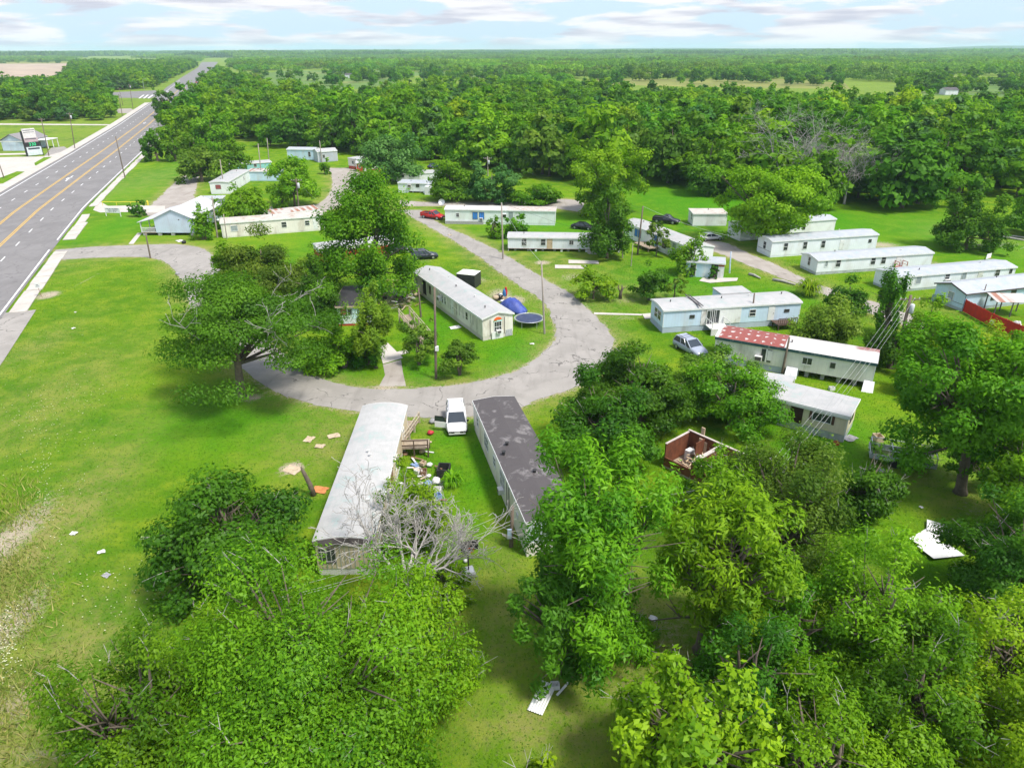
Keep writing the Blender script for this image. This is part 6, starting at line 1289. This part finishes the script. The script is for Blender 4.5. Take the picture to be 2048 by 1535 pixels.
# junk and litter: every piece a thing
JM = [M('junk_white', (.68,.68,.66), .7, .15, 4), M('junk_blue', (.22,.32,.50), .6, .2, 4), M('junk_brown', (.22,.13,.08), .8, .2, 4), M('junk_black', (.03,.03,.03), .7, .2, 4), M('junk_tan', (.50,.40,.28), .8, .2, 4), M('junk_red', (.45,.04,.05), .5, .1, 4), M('junk_grey', (.32,.32,.33), .7, .2, 4), M('junk_orange', (.55,.22,.08), .7, .2, 4)]
JN = ['white', 'blue', 'brown', 'black', 'tan', 'red', 'grey', 'orange']
def junk(u, v, kind, mi, s, where, lift=0.0, group=None):
    g = G(u, v); q = MB(); nm = {'board':'plank','bag':'rubbish_bag','box':'crate','sheet':'torn_sheet','tyre':'old_tyre'}[kind]
    if kind == 'board': a = R.uniform(0, 3.14); q.bar((-s*math.cos(a), -s*math.sin(a), .05), (s*math.cos(a), s*math.sin(a), .08+R.uniform(0,.5)*lift), .16, .04)
    elif kind == 'bag': q.blob((0,0,s*.32), s*.5, 6, (1.1,1,.7), .22)
    elif kind == 'box': q.loft([[(-s/2,-s*.4,0),(s/2,-s*.4,0),(s/2,s*.4,0),(-s/2,s*.4,0)],[(-s/2,-s*.4,s*.6),(s/2,-s*.4,s*.6),(s/2,s*.4,s*.6),(-s/2,s*.4,s*.6)],[(-s*.42,-s*.33,s*.6),(s*.42,-s*.33,s*.6),(s*.42,s*.33,s*.6),(-s*.42,s*.33,s*.6)],[(-s*.42,-s*.33,s*.1),(s*.42,-s*.33,s*.1),(s*.42,s*.33,s*.1),(-s*.42,s*.33,s*.1)]])
    elif kind == 'tyre': n = 16; q.tube([(s*.4*math.cos(2*math.pi*i/n), s*.4*math.sin(2*math.pi*i/n), s*.14) for i in range(n+1)], s*.14, 7)
    else:
        n = 4; vs = [(s*(i/n-.5)+R.uniform(-.05,.05)*s, s*.75*(j/n-.5)+R.uniform(-.05,.05)*s, .03+R.uniform(0,.10)) for j in range(n+1) for i in range(n+1)]; q.add(vs, [(j*(n+1)+i, j*(n+1)+i+1, (j+1)*(n+1)+i+1, (j+1)*(n+1)+i) for j in range(n) for i in range(n)])
    o = q.build(nm, JM[mi], smooth=kind in ('bag', 'tyre')); o.location = (g.x, g.y, lift*.6); o.rotation_euler = (0, 0, R.uniform(0, 6.28))
    tag(o, f"{JN[mi]} {nm.replace('_',' ')} {where}", {'board':'plank','bag':'rubbish bag','box':'crate','sheet':'sheet','tyre':'tyre'}[kind], group or f"{JN[mi]} {nm.replace('_',' ')}s {where}")
for i in range(110): junk(R.gauss(806,20), R.gauss(592,14), R.choice(['board','bag','box','sheet','board','board']), R.choice([0,0,1,2,2,3,3,3,4,6]), R.uniform(.35,.8), 'in the junk pile beside the gabled trailer', R.uniform(0,.9))
for i in range(16): junk(R.gauss(1003,12), R.gauss(600,6), R.choice(['board','bag','box','board']), R.choice([2,3,3,4,0]), R.uniform(.4,.9), 'in the scrap pile by the lane', R.uniform(0,.4))
for i in range(60): junk(R.gauss(840,22), R.gauss(960,28), R.choice(['board','bag','box','sheet']), R.choice([0,0,4,2,6,1]), R.uniform(.3,.7), 'in the yard rubbish below the deck', R.uniform(0,.3))
for u, v, k, m_, s, w_ in ((861,868,'bag',5,.6,'in the grass left of the white van'),(866,845,'bag',6,.7,'beside the open van door'),(861,885,'bag',4,.25,'under the red bag'),(888,948,'box',3,1.3,'below the rubbish yard'),(873,966,'bag',0,.8,'beside the black crate'),(1672,888,'box',5,.45,'under the corner of the cream trailer'),(1755,880,'box',4,.9,'left of the rusty flatbed trailer'),
    (148,1067,'sheet',0,.5,'alone on the left lawn'),(203,1104,'sheet',0,.5,'lying right of the lone lawn sheet'),(213,1151,'sheet',6,.6,'on the left lawn by the clover'),(147,657,'sheet',0,.45,'on the roadside lawn'),(151,625,'sheet',0,.3,'on the roadside lawn near the sidewalk'),(618,879,'sheet',4,1.0,'on the lawn left of the arched trailer'),(668,872,'sheet',4,1.1,'at the worn patch left of the arched trailer'),(640,893,'sheet',4,.9,'between the two lawn sheets'),(585,940,'sheet',4,1.5,'on the bare patch of the left lawn'),
    (1110,1374,'box',0,.5,'beside the corrugated sheet'),(1050,1260,'bag',1,.3,'on the path edge near the tall pecan'),(1306,1237,'sheet',0,.5,'on the shaded ground right of the tall pecan'),(1608,932,'sheet',0,.6,'on the lawn under the wire bundle'),(1633,954,'sheet',0,.6,'near the dark round bush'),(1663,779,'box',0,.55,'on the lawn behind the cream trailer'),(1700,877,'sheet',6,1.3,'at the corner of the cream trailer'),(1842,1015,'sheet',0,.3,'on the lawn right of the round bush'),(1763,945,'bag',6,.6,'above the round bush'),(640,980,'sheet',7,1.3,'beside the arched trailer wall'),
    (910,655,'sheet',0,1.4,'on the grass beside the gabled trailer'),(368,487,'bag',3,.9,'at the park entry by the gable house'),(360,482,'sheet',0,1.5,'under the black bag at the entry'),(355,549,'bag',6,.6,'at the lane edge above the wide hackberry'),(1064,688,'sheet',0,.5,'on the grass below the trampoline'),(900,470,'sheet',4,.8,'by the lane verge')): junk(u, v, k, m_, s, w_)
g = G(1084,1396); q = MB(); n = 12; vs = []
for j in range(2):
    for i in range(n+1): vs.append((-.45+.9*i/n, -1.1+2.2*j, .08+.05*(i % 2)))
q.add(vs, [(i, i+1, n+2+i, n+1+i) for i in range(n)]); o = q.build('corrugated_sheet', TRIM); o.location = g; o.rotation_euler = (0,0,-.42); tag(o, 'white corrugated metal sheet on the shaded grass path', 'metal sheet')
q = MB().bar((.7,.5,.06),(1.0,1.6,.08),.14,.03); o = q.build('plank', TRIM); o.location = g; o.rotation_euler = (0,0,-.42); tag(o, 'white board beside the corrugated metal sheet', 'plank')
for k, (u, v, w_, h_, a, lb) in enumerate(((1862,1080,3.0,1.8,.6,'large white metal sheet leaning in the pile under the dark oak'),(1900,1065,3.2,1.4,-.5,'long white metal sheet at the back of the pile under the dark oak'),(1880,1105,2.6,1.6,.2,'lower white metal sheet in the pile under the dark oak'))):
    o = MB().box(-w_/2,w_/2,-h_/2,h_/2,.05+.06*k,.08+.06*k).build('metal_sheet', TRIM); o.location = G(u, v); o.rotation_euler = (.12-.1*k, .06, a); tag(o, lb, 'metal sheet')
# utility trailer, stump, logs
g = G(1800,925); e = thing('utility_trailer', 'open rusty grey utility trailer overgrown with weeds', 'trailer', g, -.38); q = MB()
q.box(-2.6,2.6,-1.1,-1.04,.55,1.0).box(-2.6,2.6,1.04,1.1,.55,1.0).box(-2.6,-2.54,-1.04,1.04,.55,1.0); q.build('side_panel', M('pale_blue_grey_steel', (.45,.49,.52), .6, .2, 2, (.25,.2,.16), .6), e); MB().box(-2.55,2.55,-1.03,1.03,.45,.54).build('bed', M('mossy_boards', (.12,.17,.05), .9, .3, 3), e)
q = MB(); [q.bar((x,-1.07,1.0),(x,-1.07,1.55),.07).bar((x,1.07,1.0),(x,1.07,1.55),.07).bar((x,-1.07,1.55),(x,1.07,1.55),.07) for x in (-2.5,-.9,.8,2.5)]; [q.bar((-2.5,y,1.55),(2.5,y,1.55),.06) for y in (-1.07,1.07)]; q.build('frame', METAL, e)
for x in (-.5,.5):
    for s in (-1,1): MB().tube([(x,s*.95,.36),(x,s*1.2,.36)], .36, 14).build('wheel', RUB, e)
T('weedy_thicket', 'weeds growing through the utility trailer', 'bush', (1815,935), 880, 90, 'mid', .05, 'wispy', (.2,.1), 1.0, 26, stems=3, rad=.03)
g = G(1240,597); e = thing('tree_stump', 'gnarled bare stump with forked limbs on the lot', 'stump', g); q = MB(); q.tube([(0,0,0),(.05,0,.9),(.25,0,1.5),(.15,0,2.1)], [.28,.2,.16,.05], 8).tube([(.05,0,.9),(-.35,.1,1.6),(-.3,.1,2.3)], [.14,.1,.04], 6).tube([(.2,0,1.4),(.7,0,1.8)], [.1,.04], 6); q.build('trunk', BARK, e, True)
g = G(627,990); e = thing('tree_stump', 'tall broken trunk snag left of the arched trailer', 'stump', g); MB().tube([(0,0,0),(-.2,.1,1.0),(-.6,.15,2.2),(-.75,.2,2.6)], [.26,.2,.15,.05], 8).build('trunk', BARK, e, True)
for i, (u0, v0, u1, v1) in enumerate(((1975,470,2060,478),(1985,474,2048,482),(1498,550,1520,558),(1545,561,1590,571))):
    a, b = G(u0,v0), G(u1,v1); o = MB().tube([(a.x,a.y,.2),(a.lerp(b,.5).x,a.lerp(b,.5).y+.3,.25),(b.x,b.y,.18)], [.22,.2,.12], 7).build('fallen_log', DEADB, smooth=True); tag(o, ('grey fallen log in the meadow brush pile','second fallen log in the meadow brush pile','short log beside the gravel road','long low log beside the fountain shrub')[i], 'log')
e = thing('brush_pile', 'heap of dead brush beside the elm on the meadow', 'brush pile', G(1975,492)); q = MB(); r = random.Random(3)
for _ in range(90): a = r.uniform(0,6.28); p = Vector((r.gauss(0,2.4), r.gauss(0,1), r.uniform(.05,.5))); q.tube([p, p+Vector((math.cos(a)*1.4, math.sin(a)*.8, r.uniform(-.1,.5)))], [.03,.012], 3, cap=False)
q.build('sticks', DEADB, e)
# red fence and carport by the pale blue trailer
RF = M('red_board_fence', (.55,.035,.02), .7, .15, 1.5, (.35,.04,.03), .6, sidx=1, period=.16)
for nm, a, b, lb in (('board_fence',(1924,622),(1978,652),'bright red board fence running from the pale blue trailer'),('board_fence',(1978,652),(2090,700),'red board fence continuing to the frame edge')):
    a, b = G(*a), G(*b); d = b-a; e = thing(nm, lb, 'fence', a, math.atan2(d.y, d.x)); n = int(d.length/.17); q = MB(); [q.box(i*.17, i*.17+.155, -.02, .02, .05, 1.75+R.uniform(-.04,.04)) for i in range(n)]; q.build('boards', RF, e); q = MB(); [q.box(x-.05, x+.05, .025, .12, 0, 1.8) for x in np.arange(.1, d.length, 2.0)]; q.build('posts', RF, e)
g = G(1985,634); e = thing('carport', 'carport with rusty sheet roof in front of the pale blue trailer', 'carport', g, -.08); MB().prism([(0,2.1),(2.8,2.5),(2.8,2.56),(0,2.16)], 0, 4.6).build('roof', R_STRIPE, e); q = MB(); [q.box(x-.06,x+.06,y-.06,y+.06,0,2.1+y*.14) for x in (.1,2.2,4.4) for y in (.1,2.6)]; q.build('posts', DTRIM, e)
for i, (u, v, lb) in enumerate(((1995,652,'white household rubbish heap left part under the rusty carport'),(2020,656,'white household rubbish heap right part under the rusty carport'))):
    q = MB(); [q.blob((R.uniform(-1,1), R.uniform(-.5,.5), R.uniform(.2,.7)), R.uniform(.25,.5), 5, jit=.2) for _ in range(6)]; o = q.build('rubbish_heap', JM[0]); o.location = G(u, v); tag(o, lb, 'rubbish heap', kind='stuff')
a = G(1835,600); e = thing('mesh_fence', 'low green mesh fence at the end of the longest trailer', 'fence', G(1862,603), -.55); q = MB(); [q.bar((0,0,z),(3.6,0,z),.05) for z in (.1,.6,1.1)]; [q.bar((x,0,0),(x,0,1.15),.06) for x in (0,1.2,2.4,3.6)]; q.build('rails', M('green_grey_rail', (.35,.5,.45), .6), e); MB().box(0,3.6,-.006,.006,.12,1.08).build('mesh', M('green_mesh', (.28,.42,.34), .8), e)
# satellite dish, porch shelter near house
e = thing('satellite_dish', 'grey satellite dish behind the mint white trailer', 'satellite dish', G(884,416)); MB().tube([(0,0,0),(0,0,1.2)], .05, 6).build('post', METAL, e); MB().tube([(0,-.05,1.3),(0,-.2,1.4),(0,-.32,1.46)], [.1,.5,.72], 14, cap=False).build('dish', METAL, e)
e = home('lean_to', 'small lean-to with a silver roof behind the gable house', 'shed', G(402,418), .1, 5.0, 2.6, 2.3, W_GRY2, R_COOL, 'flat', .1, .05, None, .15, 0, corner=False)
# small far buildings
for u, v, w_, lb in ((690,156,26,'small farmhouse at the field edge beyond the wood'),(1680,150,34,'low brown barn beyond the hay meadow'),(1890,190,50,'grey roofed farm building among the trees on the right'),(985,112,60,'long white building far off near the horizon'),(500,158,16,'tiny white house beside the far highway'),(383,131,8,'small white building beside the far highway')):
    k = mpp(u, v); home('farm_building', lb, 'building', G(u, v), 0, w_*k*.5, 9, 3.6, W_WHITE, R_WHITE if 'white' in lb else R_DARK, 'gable', 1.6, .05, None, .3, 0, corner=False, fascia=None)
# ------------------------------------------------------------------ camera, sky, sun, air
SC = bpy.context.scene
cam = bpy.data.objects.new('camera', bpy.data.cameras.new('camera')); C.objects.link(cam); SC.camera = cam
cam.data.sensor_fit = 'HORIZONTAL'; cam.data.angle_x = 2*math.atan(1024/F); cam.data.clip_end = 40000; cam.data.clip_start = .5
rx = Vector((1,0,0)); ux = Vector((0,SP,CP)); fx = Vector((0,CP,-SP)); cx_ = rx*CR-ux*SR; cy_ = rx*SR+ux*CR
cam.matrix_world = Matrix(((cx_.x,cy_.x,-fx.x,0),(cx_.y,cy_.y,-fx.y,0),(cx_.z,cy_.z,-fx.z,H),(0,0,0,1)))
SUN_EL, SUN_AZ = math.radians(60), math.radians(126)      # azimuth measured from +Y (straight ahead) towards +X
sd = Vector((math.sin(SUN_AZ)*math.cos(SUN_EL), math.cos(SUN_AZ)*math.cos(SUN_EL), math.sin(SUN_EL)))
sl = bpy.data.lights.new('sun', 'SUN'); sl.energy = SUN_E; sl.angle = math.radians(SUN_ANG); sl.color = (1, .95, .86); so = bpy.data.objects.new('sun', sl); C.objects.link(so); so.rotation_euler = sd.to_track_quat('Z', 'Y').to_euler()
W = bpy.data.worlds.new('World'); SC.world = W; W.use_nodes = True; nt = W.node_tree; bg = nt.nodes['Background']
sky = nn(nt, 'ShaderNodeTexSky', sky_type='NISHITA'); sky.sun_disc = False; sky.sun_elevation = SUN_EL; sky.sun_rotation = SUN_AZ; sky.air_density = 1.0; sky.dust_density = 1.6; sky.ozone_density = 1.2
tc = nn(nt, 'ShaderNodeTexCoord').outputs['Generated']; sp = nn(nt, 'ShaderNodeSeparateXYZ'); nt.links.new(tc, sp.inputs[0])
# cloud layer: sky direction projected on a flat sheet, puffs stretched along the horizon
st = stretch(nt, tc, (6.0, 6.0, 36.0)); n1 = noise(nt, st, 1.25, 7, .56, .3); n2 = noise(nt, stretch(nt, tc, (6.0, 6.0, 70.0)), 1.1, 5, .5)
cl = ramp(nt, n1, .43, .53); sh = ramp(nt, noise(nt, stretch(nt, tc, (6.0, 6.0, 60.0)), 1.6, 4, .5), .40, .65)
ccol = mix(nt, sh, CLOUD_L, CLOUD_D)
cl = mth(nt, 'MULTIPLY', cl, .9)
low = ramp(nt, sp.outputs[2], .30, .04)
base = mix(nt, mth(nt, 'MULTIPLY', low, SKYW), sky.outputs[0], SKYPALE)
fin = mix(nt, cl, base, ccol)
nt.links.new(fin, bg.inputs[0]); bg.inputs[1].default_value = SKY_S
if HAZE:
    hz_ = MB().box(-15500, 15500, -70, 15500, -1.5, 85).build('haze', [], kind='stuff'); hz_['label'] = 'pale air haze over the far country'; hz_['category'] = 'haze'
    m = bpy.data.materials.new('haze_air'); m.use_nodes = True; nt = m.node_tree; nt.nodes.clear(); out = nn(nt, 'ShaderNodeOutputMaterial'); v = nn(nt, 'ShaderNodeVolumePrincipled'); v.inputs['Color'].default_value = (.66,.90,1,1); v.inputs['Density'].default_value = HAZE; v.inputs['Anisotropy'].default_value = 0; nt.links.new(v.outputs[0], out.inputs['Volume']); hz_.data.materials.append(m)
SC.view_settings.view_transform = 'Standard'; SC.view_settings.look = 'None'; SC.view_settings.exposure = EXPO; SC.view_settings.gamma = 1
SC.cycles.use_denoising = True
SC.cycles.max_bounces = 6; SC.cycles.transparent_max_bounces = 8; SC.cycles.volume_bounces = 2
